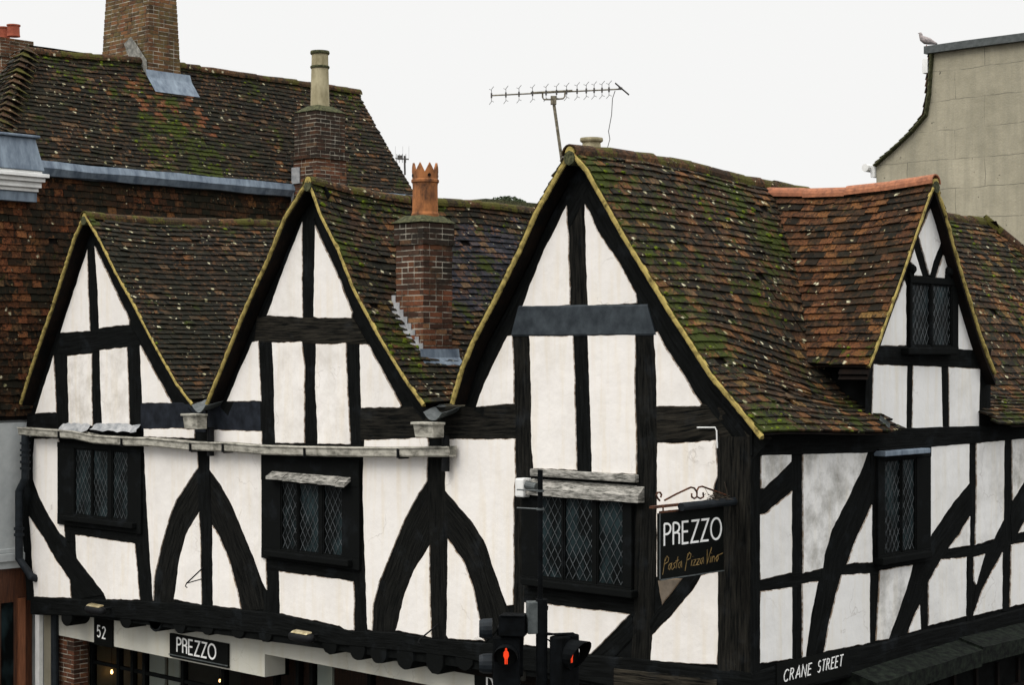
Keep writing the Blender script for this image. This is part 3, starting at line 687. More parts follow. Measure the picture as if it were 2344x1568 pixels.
# ---- plaster, front
Pn = lambda pts, **k: panel(FR, pts, H, **k)
Pn(A5((520, 370), (527, 600), (537, 857), (470, 862), (358, 870), (400, 740), (455, 570)))
Pn(A5((563, 350), (580, 600), (590, 843), (700, 826), (770, 822), (772, 790), (700, 640), (640, 510)))
Pn(A5((318, 1003), (330, 1180), (335, 1345), (207, 1355), (250, 1215)))
Pn(A5((400, 1005), (548, 992), (548, 1200), (552, 1425), (410, 1420), (403, 1200)), stain=.45)
Pn(A5((592, 972), (757, 955), (768, 1180), (773, 1415), (607, 1420), (597, 1200)), stain=.4)
Pn(A5((835, 945), (840, 1130), (848, 1290), (1022, 1288), (980, 1210), (900, 1060)))
Pn(A5((857, 1443), (1080, 1438), (1160, 1450), (1160, 1500), (857, 1490)))
Pn(A6((460, 205), (462, 500), (462, 775), (245, 768), (310, 590), (400, 350)), stain=.12)
Pn(A6((535, 220), (530, 500), (527, 772), (560, 782), (752, 778), (758, 745), (690, 560), (600, 370)), stain=.12)
Pn(A6((160, 922), (200, 915), (207, 1080), (217, 1280), (10, 1278), (80, 1110)))
Pn(A6((278, 925), (460, 922), (475, 1100), (475, 1530), (297, 1530), (290, 1200)), stain=.35)
Pn(A6((540, 935), (720, 930), (730, 1150), (748, 1535), (550, 1535), (538, 1200)), stain=.35)
Pn(A6((803, 935), (855, 937), (930, 1080), (1050, 1305), (1040, 1318), (812, 1318), (805, 1100)), stain=.25)
Pn(D((478, 984), (599, 988), (599, 1018), (478, 1012))); Pn(A6((830, 1508), (1210, 1500), (1213, 1575), (828, 1565)))
Pn(B1((695, 330), (706, 500), (712, 700), (715, 925), (600, 938), (430, 938), (470, 820), (560, 600)))
Pn(B1((805, 325), (830, 370), (880, 480), (1000, 660), (1110, 860), (1115, 915), (1000, 925), (822, 932), (810, 600)))
Pn(B1((340, 1110), (370, 1108), (380, 1250), (382, 1520), (155, 1535), (200, 1400)))
Pn(D((1210.8, 769), (1311.5, 768), (1315, 860), (1318, 960), (1320, 1077), (1219.9, 1074), (1214.3, 1009), (1214, 880)), stain=.12)
Pn(D((1344, 767), (1454, 765), (1453.3, 868), (1456, 990), (1457.2, 1087), (1353.4, 1082), (1350, 944)), stain=.05)
Pn(B1((1215, 1090), (1240, 1085), (1270, 1150), (1380, 1320), (1500, 1520), (1490, 1532), (1232, 1535), (1225, 1300)), stain=.15)
Pn(B6((665, 50), (1097, 50), (1100, 300), (1092, 420), (1090, 780), (1083, 1075), (1045, 1085), (1010, 985), (960, 845), (900, 680), (820, 550), (680, 390), (663, 370), (660, 170)))
Pn(B6((680, 668), (780, 810), (830, 950), (860, 1080), (885, 1200), (885, 1260), (908, 1300), (685, 1282), (672, 1262)))
Pn(B6((567, 710), (570, 900), (578, 1275), (357, 1236), (385, 1110), (415, 1000), (470, 860)))
Pn(B6((155, 100), (553, 110), (553, 310), (500, 390), (420, 540), (330, 760), (260, 930), (220, 1090), (212, 1235), (182, 1232), (172, 1000), (165, 780), (155, 400)))
Pn(C1((110, 1060), (228, 1070), (500, 1100), (765, 1132), (640, 1255), (520, 1378), (465, 1375), (232, 1340), (105, 1325)), stain=.2)
Pn(C1((930, 70), (1060, 77), (1300, 52), (1305, 280), (1275, 370), (1280, 600), (1200, 800), (1110, 895), (925, 905), (925, 700)), stain=.1)
Pn(C1((935, 912), (1088, 912), (1030, 990), (960, 1080), (945, 1000)), stain=.6, mat='plaster_dirty', label='brown unpainted patch under the hanging sign')
Pn(C1((1340, 865), (1335, 1000), (1325, 1250), (1305, 1450), (1100, 1435), (890, 1420), (900, 1260), (1020, 1140), (1150, 980), (1200, 890)), stain=.12)
Pn(B4((195, 150), (335, 150), (350, 400), (362, 560), (373, 722), (345, 700), (280, 600), (220, 480), (188, 390), (188, 250)))
Pn(B4((165, 600), (245, 715), (320, 850), (400, 965), (408, 1070), (195, 1063), (185, 900), (175, 720)))
Pn(B4((432, 705), (775, 755), (785, 860), (803, 1080), (610, 1080), (595, 1045), (440, 840), (435, 780)))
Pn(D((328, 1012), (451, 1020), (453, 1070), (404, 1146), (389, 1183), (369, 1250), (354, 1320), (350.7, 1376), (349.3, 1376), (344, 1302), (334, 1143)))
Pn(B5((303, 497), (315, 700), (318, 1075), (145, 1042), (165, 900), (180, 790), (220, 640)))
Pn(B5((383, 585), (420, 640), (490, 810), (530, 950), (562, 1103), (385, 1083)))
Pn(B5((367, 90), (698, 110), (705, 500), (715, 780), (720, 985), (690, 930), (640, 790), (570, 620), (500, 450), (430, 330), (367, 240)))
Pn(B5((795, 868), (1255, 930), (1262, 1000), (1260, 1235), (1215, 1235), (1170, 1205), (800, 1130)), stain=.15)
# ---- timbers, side street
T = lambda A, B, nm='post', **k: timber(SD, A, B, H, nm, **k)
T(D((1722, 1000), (1722, 1560)), D((1741, 1000), (1741, 1560)), 'corner_post', ex=.0, d=.026)
T(D((1722, 985), (2010, 985), (2344, 975), (2480, 960)), D((1722, 1040), (1990, 1034), (2344, 1002), (2480, 980)), 'eaves_beam', d=.03)
T(D((1812, 1025), (1814, 1515)), D((1838, 1025), (1838, 1515))); T(D((1996, 1025), (1993, 1480)), D((2014, 1025), (2008, 1480)))
T(D((2107, 1020), (2107, 1450)), D((2126, 1020), (2126, 1450))); T(D((2220, 1010), (2214, 1425)), D((2235, 1010), (2230, 1425))); T(D((2299, 1000), (2295, 1400)), D((2317, 1000), (2312, 1400)))
T(D((1740, 1332), (1815, 1316), (2010, 1290), (2110, 1275), (2344, 1238)), D((1740, 1358), (1815, 1346), (2010, 1312), (2110, 1300), (2344, 1248)), 'mid_rail')
T(D((1812, 1055), (1740, 1127)), D((1814, 1124), (1736, 1184)), 'brace')
T(D((1990, 1028), (1942, 1143), (1905, 1213), (1888, 1272), (1872, 1370), (1845, 1508)), D((1997, 1156), (1965, 1230), (1939, 1293), (1925, 1330), (1910, 1380), (1888, 1496)), 'brace')
T(C3((823, 325), (735, 430), (590, 640), (475, 825), (440, 960), (325, 1300)), C3((827, 530), (760, 640), (697, 725), (600, 880), (518, 1070), (445, 1250)), 'brace')
T(C3((1035, 550), (975, 670), (920, 760), (865, 950), (852, 1000)), C3((1028, 750), (990, 820), (960, 870), (900, 990), (850, 1140)), 'brace')
T(C3((1230, 200), (1158, 320), (1090, 430), (1075, 520)), C3((1230, 440), (1158, 570), (1125, 632), (1085, 700)), 'brace')
T(D((1722, 1542), (1888, 1496), (2010, 1474), (2125, 1442), (2230, 1422), (2344, 1393), (2500, 1355)), D((1722, 1612), (1888, 1566), (2010, 1540), (2125, 1510), (2230, 1485), (2344, 1440), (2500, 1400)), 'sill_beam', ex=.0, d=.035, back=.25)
Pn = lambda pts, **k: panel(SD, pts, H, mat='plaster_side_shade', **k)
Pn(C2((310, 140), (490, 128), (490, 190), (320, 355), (302, 355), (303, 200)), stain=.9)
Pn(C2((495, 370), (495, 880), (300, 920), (290, 860), (290, 522), (330, 510)))
Pn(C2((560, 120), (970, 112), (930, 230), (840, 420), (740, 610), (695, 770), (685, 850), (562, 880)), stain=.85, label='large grey stained plaster panel')
Pn(C2((988, 455), (988, 808), (833, 825), (880, 690))); Pn(C2((298, 990), (495, 965), (495, 1410), (290, 1445), (292, 1100)))
Pn(C2((558, 945), (655, 930), (620, 1100), (578, 1395), (558, 1405))); Pn(C2((800, 890), (975, 878), (975, 1310), (690, 1370), (720, 1200), (765, 1020)))
Pn(C3((270, 865), (475, 825), (440, 960), (325, 1290), (245, 1300), (262, 1000)), stain=.85); Pn(C3((518, 1070), (522, 1225), (445, 1248), (480, 1150)))
Pn(C3((570, 90), (735, 75), (823, 78), (823, 325), (735, 430), (590, 640), (580, 665), (562, 650))); Pn(C3((827, 530), (827, 710), (697, 725), (760, 640)), stain=.4)
Pn(C3((650, 795), (805, 780), (803, 1148), (570, 1205), (570, 940), (600, 880))); Pn(C3((865, 72), (1040, 55), (1035, 550), (975, 670), (860, 705), (865, 480)), stain=.3)
Pn(C3((850, 780), (920, 760), (865, 950), (852, 930)), stain=.3); Pn(C3((1028, 750), (1025, 1100), (850, 1140), (900, 990), (960, 870)))
Pn(C3((1085, 45), (1230, 25), (1230, 200), (1158, 320), (1090, 430)), stain=.9, label='dark grey stained plaster panel'); Pn(C3((1158, 570), (1230, 450), (1230, 615), (1125, 632)))
Pn(C3((1082, 705), (1330, 655), (1330, 1030), (1072, 1090)))
for k in range(6):                                          # the wall goes on beyond the edge of the photo
    y0 = 7.25 + k * .66; y1 = y0 + .52; Pn([(y0, 4.15), (y1, 4.15), (y1, 5.12), (y0, 5.12)], meas=False); Pn([(y0, 3.02), (y1, 3.02), (y1, 4.02), (y0, 4.02)], meas=False)
# dormer front
T(D((1986, 838), (1984, 992)), D((1999, 835), (1997, 992)), 'dormer_post'); T(D((2243, 800), (2243, 992)), D((2268, 800), (2266, 992)), 'dormer_post')
T(D((2006, 794), (2240, 803)), D((1998, 830), (2258, 842)), 'dormer_beam', d=.024)
T(D((2077, 835), (2076, 988)), D((2089, 835), (2088, 988)), 'stud'); T(D((2156, 835), (2160, 988)), D((2171, 838), (2172, 988)), 'stud')
T(B3((490, 400), (550, 640)), B3((465, 470), (515, 650)), 'brace'); T(B3((625, 440), (562, 640)), B3((648, 500), (600, 655)), 'brace')
T(B3((585, 110), (480, 400), (200, 1175)), B3((570, 235), (455, 640), (262, 1060)), 'rafter', ex=0); T(B3((600, 110), (650, 300), (880, 1175)), B3((565, 225), (625, 440), (835, 1090)), 'rafter', ex=0)
Pn(B3((565, 225), (625, 440), (580, 560), (558, 635), (545, 600), (490, 400), (520, 330))); Pn(B3((465, 475), (515, 640), (442, 640), (452, 620), (468, 602), (462, 575), (440, 555)), jit=.003)
Pn(B3((648, 500), (672, 590), (655, 655), (597, 655), (625, 560)), jit=.003); Pn(B3((408, 668), (418, 700), (418, 1058), (262, 1058), (300, 930)))
Pn(B3((712, 708), (770, 880), (832, 1088), (693, 1075), (693, 700))); Pn(B3((222, 1168), (425, 1178), (420, 1560), (290, 1568), (213, 1500)), jit=.004)
Pn(B3((458, 1175), (628, 1183), (638, 1560), (452, 1565)), jit=.004); Pn(B3((670, 1185), (860, 1195), (853, 1550), (675, 1560)), jit=.004)

for x, y in B3((448, 600), (668, 615)):
    a_, z_ = SD.px(x, y, .03); mb = MB(); mb.tube([SD.at(a_, z_, 0), SD.at(a_, z_, .05), SD.at(a_, z_, .08)], [.065, .06, .035], 10); mb.tube([SD.at(a_ - .02, z_ - .06, 0), SD.at(a_ - .02, z_ - .06, .05)], .05, 10); mb.build('carved_boss', M['timber'], H)
# ---- leaded windows
def rectpx(pl, q, d=0):
    (x0, y0), (x1, y1) = q; a0, z1 = pl.px(x0, y0, d); a1, z0 = pl.px(x1, y1, d); return a0, a1, z0, z1
def window(pl, outer, lights, sill=None, hood=None, hoodmat='hood_wood', blank=None, dw=.105, dh=.17, brd=0, name='leaded_window', label=None):
    a0, a1, z0, z1 = rectpx(pl, outer); mb = MB(); W = empty_child = None
    fr_ = MB(); LL = [rectpx(pl, l) for l in lights]; lz0 = min(l[2] for l in LL); lz1 = max(l[3] for l in LL)
    xs = sorted(LL); D0, D1 = .004, .055
    fr_.pbox(pl, a0, a1, lz1, z1, D0, D1); fr_.pbox(pl, a0, a1, z0, lz0, D0, D1 - .003)
    e = a0
    for l in xs: fr_.pbox(pl, e, l[0], lz0, lz1, D0, D1 - .006); e = l[1]
    fr_.pbox(pl, e, a1, lz0, lz1, D0, D1 - .006)
    f = fr_.build(name, M['timber'], H, bevel=.006)
    if label: f['label'] = label
    for k, l in enumerate(LL):
        cs = MB(); b = .018                                   # casement bars
        for (p, q, r, s) in ((l[0], l[0] + b, lz0, lz1), (l[1] - b, l[1], lz0, lz1), (l[0] + b, l[1] - b, lz1 - b, lz1), (l[0] + b, l[1] - b, lz0, lz0 + b)): cs.pbox(pl, p, q, r, s, .006, .036)
        cs.build('casement_frame', M['timber'], f)
        g = MB(); K = 3
        for i in range(K):
            for j in range(5):
                p0, p1 = l[0] + b + (l[1] - l[0] - 2 * b) * i / K, l[0] + b + (l[1] - l[0] - 2 * b) * (i + 1) / K; q0, q1 = lz0 + b + (lz1 - lz0 - 2 * b) * j / 5, lz0 + b + (lz1 - lz0 - 2 * b) * (j + 1) / 5
                t = [random.uniform(-.0015, .0015) for _ in range(4)]
                g.face([pl.at(p0, q0, .012 + t[0]), pl.at(p1, q0, .012 + t[1]), pl.at(p1, q1, .012 + t[2]), pl.at(p0, q1, .012 + t[3])])
        g.build('pane', M['glass_pane'], f)
        c = MB(); A0, A1, Z0, Z1 = l[0] + b, l[1] - b, lz0 + b, lz1 - b; w_, h_ = A1 - A0, Z1 - Z0
        for sgn in (1, -1):
            k0 = -int(h_ / dh) - 2
            for m_ in range(k0, int(w_ / dw) + 3 + int(h_ / dh)):
                # line: a = A0 + m*dw + sgn*dw/dh*(z-Z0)
                aa = A0 + m_ * dw - (0 if sgn == 1 else 0); s = sgn * dw / dh; ts = []
                zlo, zhi = 0, h_
                # clip in z so that a in range
                zA = (A0 - aa) / s; zB = (A1 - aa) / s; zlo = max(0, min(zA, zB)); zhi = min(h_, max(zA, zB))
                if zhi - zlo < .01: continue
                nseg = max(1, int((zhi - zlo) / .1)); prev = None
                for q in range(nseg + 1):
                    zz = zlo + (zhi - zlo) * q / nseg; p = pl.at(aa + s * zz + random.gauss(0, .0012), Z0 + zz, .020 + sgn * .001)
                    if prev is not None:
                        off_ = pl.ax * .0036; c.face([prev - off_, prev + off_, p + off_, p - off_]); dn_ = pl.n * -.004
                        c.face([prev - off_, p - off_, p - off_ + dn_, prev - off_ + dn_]); c.face([prev + off_, prev + off_ + dn_, p + off_ + dn_, p + off_])
                    prev = p
        c.build('lead_lattice', M['lead_came'], f)
    if sill:
        b0, b1, y0, y1 = rectpx(pl, sill, .08); y1 = max(y0 + .05, min(y1, y0 + .12)); s = MB(); s.pbox(pl, b0, b1, lz0 - .10, lz0 - .02, .0, .13); s.build('window_sill', M['timber'], f, bevel=.012).data
    if hood:
        b0, b1, y0, y1 = rectpx(pl, hood, .1); h = MB(); zt = lz1 + .16
        K = 9
        for i in range(K):
            p, q = b0 + (b1 - b0) * i / K, b0 + (b1 - b0) * (i + 1) / K - .003; j = [random.gauss(0, .004) for _ in range(4)]; sg = -.03 * (i / K)
            h.hexa([pl.at(p, zt - .13 + sg + j[0], .17), pl.at(q, zt - .13 + sg + j[1], .17), pl.at(q, zt - .05, .0), pl.at(p, zt - .05, .0), pl.at(p, zt - .09 + sg + j[0], .17), pl.at(q, zt - .09 + sg + j[1], .17), pl.at(q, zt, .0), pl.at(p, zt, .0)])
        h.build('window_hood', M[hoodmat], f)
    return f
q = lambda fr_, *p: fr_(*p)
window(FR, B4((345, 170), (825, 700)), [B4((440, 208), (536, 598)), B4((543, 212), (632, 602)), B4((656, 230), (748, 612))], sill=B4((360, 590), (775, 665)), label='leaded window under the gutter, furthest left')
window(FR, B5((705, 145), (1310, 860)), [B5((822, 315), (922, 728)), B5((930, 318), (1058, 748)), B5((1082, 335), (1204, 778))], sill=B5((720, 735), (1240, 800)), hood=B5((740, 220), (1225, 300)), label='leaded window with ragged wooden hood')
window(FR, C1((110, 330), (790, 1000)), [C1((216, 395), (360, 893)), C1((368, 405), (550, 928)), C1((574, 435), (738, 963))], sill=C1((105, 900), (790, 975)), hood=None, label='large three light leaded window of the corner gable')
window(SD, C3((235, 110), (562, 800)), [C3((278, 180), (384, 748)), C3((388, 186), (474, 733))], sill=C3((265, 720), (570, 770)), dw=.09, dh=.15, label='narrow leaded window facing the side street')
window(SD, B3((420, 640), (708, 1082)), [B3((434, 682), (546, 1060)), B3((558, 702), (672, 1058))], sill=B3((410, 1060), (705, 1090)), dw=.085, dh=.15, label='dormer leaded window')
# hoods of the corner window: board + lead capped hood
mb = MB(); a0, zt = FR.px(*C1((150, 232))[0], .06); a1, _ = FR.px(*C1((800, 270))[0], .06); zb = zt - .085
mb.pbox(FR, a0, a1, zb, zt, .0, .075); mb.build('window_drip_board', M['hood_wood'], H, bevel=.01)
mb = MB(); a0, z0 = FR.px(*C1((120, 300))[0], .12); a1, z1 = FR.px(*C1((785, 395))[0], .2)
K = 14
for i in range(K):
    p, r_ = a0 + (a1 - a0) * i / K, a0 + (a1 - a0) * (i + 1) / K; j0, j1 = .006 * noise.noise(Vector((p * 5, 0, 0))), .006 * noise.noise(Vector((r_ * 5, 0, 0)))
    zf = zt - .30
    mb.hexa([FR.at(p, zf + j0, .12), FR.at(r_, zf + j1, .12), FR.at(r_, zf, 0), FR.at(p, zf, 0), FR.at(p, zf + .075 + j0, .12), FR.at(r_, zf + .075 + j1, .12), FR.at(r_, zf + .18, .0), FR.at(p, zf + .18, .0)])
mb.build('window_hood', M['hood_wood'], H)
# small hood over the side window
mb = MB(); a0, z0 = SD.px(*C3((275, 130))[0], .1); a1, z1 = SD.px(*C3((555, 150))[0], .1); mb.pbox(SD, a0, a1, z0 - .05, z0 + .01, 0, .16); mb.build('window_hood', M['lead'], H, bevel=.01)

# ---- rain water goods
def loft(path, prof, mb, capends=True):
    rows = []
    for p in path: rows.append([Vector(p) + Vector((0, -y, z)) for y, z in prof])
    for i in range(len(rows) - 1):
        for k in range(len(prof) - 1): mb.face([rows[i][k], rows[i][k + 1], rows[i + 1][k + 1], rows[i + 1][k]])
    if capends: mb.face(rows[0]); mb.face(rows[-1][::-1])
gp = [frP(x, y, -.20) for x, y in ((42, 978), (100, 982), (166, 986), (212, 996), (289, 1001), (343, 1002), (432, 1011), (520, 1013), (588, 1019), (660, 1021), (760, 1023), (858, 1024), (950, 1023), (1027, 1022))]
prof = [(-.10, .0), (.0, .0), (.006, -.02), (-.002, -.04), (-.006, -.105), (-.03, -.125), (-.12, -.125), (-.13, -.02), (-.11, -.02), (-.10, -.10), (-.03, -.10), (-.02, -.015), (-.10, 0)]
prof = [(.020, .0), (.026, -.012), (.018, -.026), (.006, -.030), (.002, -.11), (-.02, -.128), (-.125, -.128), (-.135, .0), (-.125, .0), (-.115, -.105), (-.03, -.105), (-.012, -.03), (-.006, .0), (.020, 0)]
mb = MB(); loft(gp, prof, mb); gut = mb.build('gutter', M['gutter'], H)
mb = MB()
for t in (1.2, 2.9, 4.6, 5.35, 7.1, 8.9):
    X = gp[0].x + t; i = max(k for k in range(len(gp)) if gp[k].x <= X); k = (X - gp[i].x) / (gp[i + 1].x - gp[i].x); p = gp[i].lerp(gp[i + 1], k)
    mb.box(p.x - .012, p.x + .012, p.y - .030, p.y - .001, p.z - .137, p.z - .02); mb.box(p.x - .012, p.x + .012, p.y, p.y + .16, p.z - .15, p.z - .129)
mb.build('gutter_brackets', M['black_iron'], gut)
def hopper(pxs, name='rainwater_hopper'):
    (xl, yt), (xc, yc), (xr, yb) = pxs; Yh = -.40
    pl_ = frP(xl, yt, Yh); pc = frP(xc, yt, Yh); pr_ = sdP(xr, yt, pc.x); zb = frP(xc, yb, Yh).z
    mb = MB(); x0, x1, y0, y1, z1 = pl_.x, pc.x, Yh, min(pr_.y, -.03), pl_.z; s = .03
    mb.hexa([(x0 + s, y0 + s, zb), (x1 - s * .4, y0 + s, zb), (x1 - s * .4, y1, zb), (x0 + s, y1, zb), (x0 + .012, y0 + .012, z1 - .03), (x1 - .01, y0 + .012, z1 - .03), (x1 - .01, y1, z1 - .03), (x0 + .012, y1, z1 - .03)])
    mb.box(x0 - .01, x1 + .012, y0 - .012, y1 + .001, z1 - .031, z1)
    o = mb.build(name, M['gutter'], H, bevel=.006)
    mp = MB(); xm = (x0 + x1) / 2 + .1; mp.tube([(xm, -.10, zb + .02), (xm, -.10, 4.8)], .05, 12); mp.build('outlet_pipe', M['black_iron'], o)
    ml = MB(); xm = (x0 + x1) / 2   # lead spout from the valley
    for i in range(8):
        for j in range(6):
            def S(i, j):
                a = i / 8; b = j / 6 * 2 - 1; return Vector((xm + .05 + b * (.16 + .10 * a), Yh + .13 + a * .42, z1 + .02 + .10 * b * b + a * .10 + .012 * noise.noise(Vector((i * .9, j * .9, xm)))))
            ml.face([S(i, j), S(i, j + 1), S(i + 1, j + 1), S(i + 1, j)])
    lo = ml.build('valley_lead', M['signal_grey'], o); mo_ = lo.modifiers.new('s', 'SOLIDIFY'); mo_.thickness = .006
hopper(((415, 947), (449, 947), (475, 983))); hopper(((942, 966), (990, 966), (1018, 1003)))
# lead dressings over the wall plate of the left gable
for (x0, y0, x1, y1) in ((140, 968, 203, 990), (216, 968, 320, 990)):
    mb = MB(); A_ = FR.px(x0, y0, .06); B_ = FR.px(x1, y1, .06); K = 10
    g_ = [[FR.at(A_[0] + (B_[0] - A_[0]) * i / K + .012 * random.uniform(-1, 1), A_[1] + (B_[1] - A_[1]) * j / 3 + .014 * random.uniform(-1, 1), .03 + .035 * j + .014 * random.uniform(-1, 1)) for j in range(4)] for i in range(K + 1)]
    for i in range(K):
        for j in range(3): mb.face([g_[i][j], g_[i + 1][j], g_[i + 1][j + 1], g_[i][j + 1]])
    mb.build('lead_flashing', M['lead_pale'], H)
# down pipe with collars at the left end
mb = MB(); p0 = frP(58, 1000, -.16); p1 = frP(62, 1095, -.16); X0 = p0.x
zz = lambda y: frP(55, y, -.16).z
mb.tube([(X0, -.16, zz(995)), (X0, -.16, zz(1095)), (X0 - .12, -.2, zz(1125)), (X0 - .12, -.2, zz(1280)), (X0 + .08, -.10, zz(1320)), (X0 + .08, .20, zz(1340)), (X0 + .18, .26, zz(1400)), (X0 + .2, .26, GZ + .13)], .062, 14)
for y in (1012, 1028, 1040, 1055, 1070): mb.tube([(X0, -.16, zz(y)), (X0, -.16, zz(y + 5))], .085, 14)
for y in (1208, 1222): mb.tube([(X0 - .12, -.2, zz(y)), (X0 - .12, -.2, zz(y + 6))], .082, 14)
mb.build('downpipe', M['signal_blue_black'], H, smooth=False)
mb = MB(); mb.box(-14.15, -14.03, .15, .22, GZ + .13, 2.12); mb.build('white_edge_trim', M['white_paint'], H)

# ---- jetty: joist ends, fascia and shop front
jp = [(30, 1188, 400), (180, 1200, 0), (350, 1210, 0), (540, 1230, 0), (710, 1252, 0)]
js = [B5((x, y))[0] for x, y, _ in jp] + [(890, 0)] * 0 + [B6((x, y))[0] for x, y in ((-50, 1340), (120, 1375), (250, 1398), (415, 1435), (600, 1462), (780, 1440))] + [(x / 2.512, y / 2.512 + 944.1) for x, y in ((380, 1180), (720, 1192), (890, 1200))]
for x, y in js:
    a, z = FR.px(x, y + (15 if x < 650 else 10), .03); wj = .145; mb = MB(); K = 10; pr_ = []
    for k in range(K + 1):
        an = math.pi + math.pi * k / K; pr_.append((a + math.cos(an) * wj * (1 + .06 * random.uniform(-1, 1)), z + .10 + .13 * math.sin(an) + .006 * random.uniform(-1, 1)))
    pr_ = [(a - wj, z + .30)] + pr_ + [(a + wj, z + .30)]
    F_ = [FR.at(p[0], p[1], .028) for p in pr_]; M_ = [FR.at(a + (p[0] - a) * 1.04, p[1] - .003, .005) for p in pr_]; B_ = [FR.at(a + (p[0] - a) * 1.04, p[1], -.34) for p in pr_]
    mb.face(F_)
    for k in range(len(pr_) - 1): mb.face([F_[k], M_[k], M_[k + 1], F_[k + 1]]); mb.face([M_[k], B_[k], B_[k + 1], M_[k + 1]])
    mb.build('joist_end', M['timber'], H)
FP = Pl((0, .30, 0), (1, 0, 0), (0, -1, 0))
mb = MB(); mb.box(-14.0, -8.45, .30, .66, 1.735, 2.55); mb.box(-8.45, -.30, .302, .45, 2.055, 2.6); mb.build('fascia', M['render_cream'], H)
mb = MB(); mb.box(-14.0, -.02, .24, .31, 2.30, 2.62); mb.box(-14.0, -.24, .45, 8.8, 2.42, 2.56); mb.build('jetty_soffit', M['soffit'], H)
# brick pier
def bricks(x0, x1, y0, y1, z0, z1, parent, name='brickwork', batter=0.0, sootf=lambda z: 0, yel=0., course=.072, bl=.225, skip=0, hole=None, jitter=.004):
    mb = MB(); core = MB(); H_ = z1 - z0; n_ = max(1, int(H_ / course + .5)); ch = H_ / n_
    core.hexa([(x0 + .004, y0 + .004, z0), (x1 - .004, y0 + .004, z0), (x1 - .004, y1 - .004, z0), (x0 + .004, y1 - .004, z0), (x0 + batter + .004, y0 + batter + .004, z1 - .01), (x1 - batter - .004, y0 + batter + .004, z1 - .01), (x1 - batter - .004, y1 - batter - .004, z1 - .01), (x0 + batter + .004, y1 - batter - .004, z1 - .01)])
    for j in range(n_):
        f = batter * (j + .5) / n_; xa, xb, ya, yb = x0 + f, x1 - f, y0 + f, y1 - f; za = z0 + j * ch + .007; zb = z0 + (j + 1) * ch - .008
        wj = random.gauss(0, .002)
        for (p, q, ax) in ((xa, xb, 0), (xa, xb, 1), (ya, yb, 2), (ya, yb, 3)):
            c = p - (bl * .5 if (j % 2) else 0)
            while c < q:
                l = bl if random.random() > .35 else bl * .5; s, e = max(c + .006, p), min(c + l - .007, q); c += l
                if e - s < .02: continue
                w_ = max(-.001, random.gauss(.001, jitter) + wj); a = sootf((za - z0) / H_); mb.cur = (random.random(), random.random(), yel, max(0, a + random.gauss(0, .08)))
                t = .1; dz = random.gauss(0, .0015)
                if ax == 0: mb.box(s, e, ya - w_, ya + t, za + dz, zb + dz)
                elif ax == 1: mb.box(s, e, yb - t, yb + w_, za + dz, zb + dz)
                elif ax == 2: mb.box(xa - w_ , xa + t, s, e, za + dz + .0006, zb + dz + .0006)
                else: mb.box(xb - t, xb + w_, s, e, za + dz + .0006, zb + dz + .0006)
    o = mb.build(name, M['brick'], parent); core.build('mortar', M['mortar'], o); return o
bricks(-14.0, -13.35, .36, .62, GZ, 1.73, H, 'brick_pier', sootf=lambda t: .25)
# shop front: dark frames, glass, stall riser
SF = Pl((0, .72, 0), (1, 0, 0), (0, -1, 0))
mb = MB()
xsf = [-13.35, -12.6, -12.22, -11.9, -10.9, -9.9, -8.7, -8.2, -7.9, -6.7, -5.5, -4.3, -3.2, -2.0, -.9, -.25]
for x in xsf: mb.pbox(SF, x - .035, x + .035, GZ, 2.05, -.04, .05)
mb.pbox(SF, -13.4, -.25, GZ, -.15, -.05, .08); mb.pbox(SF, -13.4, -.25, 1.28, 1.33, -.03, .035); mb.pbox(SF, -13.4, -.25, 2.0, 2.42, -.05, .06); mb.pbox(SF, -13.4, -8.5, 1.70, 2.0, -.05, .058)
shop = mb.build('shop_front', M['dark_paint'], H)
mb = MB()
for a, b in zip(xsf, xsf[1:]): mb.pbox(SF, a + .035, b - .035, -.15, 1.28, -.006, .0); mb.pbox(SF, a + .035, b - .035, 1.33, 2.0, -.006, .0)
mb.build('shop_glazing', M['shop_glass'], shop)
mb = MB(); mb.box(-13.8, -.3, 4.0, 4.1, GZ, 2.4); mb.box(-13.8, -.3, .8, 4.0, GZ + .13, GZ + .16); mb.build('interior_wall', M['brown_wood'], H)
mb = MB(); mb.box(-13.20, -12.66, 1.60, 1.64, -.1, 1.9); mb.box(-12.56, -12.26, 1.60, 1.64, -.1, 1.9); mb.box(-8.10, -7.72, .9, .94, 0, 1.95); mb.build('window_blind', M['render_cream'], shop)
# side street ground floor and lead ledge
mb = MB(); mb.box(-.30, -.10, .45, 11.2, GZ, 2.6); sg = mb.build('ground_floor_wall', M['dark_paint'], H)
mb = MB()
for i in range(18):
    y = 1.0 + i * .55; mb.box(-.099, -.06, y, y + .06, GZ, 2.3)
mb.box(-.099, -.05, .9, 11, 1.9, 1.98); mb.build('shop_front_boarding', M['soffit'], sg)
mb = MB(); K = 31
for i in range(K):
    y0, y1 = 1.85 + i * .30, 1.85 + (i + 1) * .30
    rise = .17 if y0 > 4.0 else .02
    j = .03 * noise.noise(Vector((y0 * 2, 0, 0))); j2 = .03 * noise.noise(Vector((y1 * 2, 0, 0)))
    X1 = .34; zt0 = 2.58 + .035 * (min(y0, 4.05) - 1.35) + (0.03 if y0 >= 4 else 0); zt1 = 2.58 + .035 * (min(y1, 4.05) - 1.35) + (0.03 if y0 >= 4 else 0)
    mb.hexa([(-.1, y0, zt0 - .22), (X1, y0, zt0 - .22), (X1, y1 + .001, zt1 - .22), (-.1, y1 + .001, zt1 - .22), (-.1, y0, zt0 + .10), (X1 + .02, y0, zt0 - .02 + j), (X1 + .02, y1 + .001, zt1 - .02 + j2), (-.1, y1 + .001, zt1 + .10)])
mb.build('shop_ledge', M['lead_ledge'] if 'lead_ledge' in M else M['signal_grey'], H)

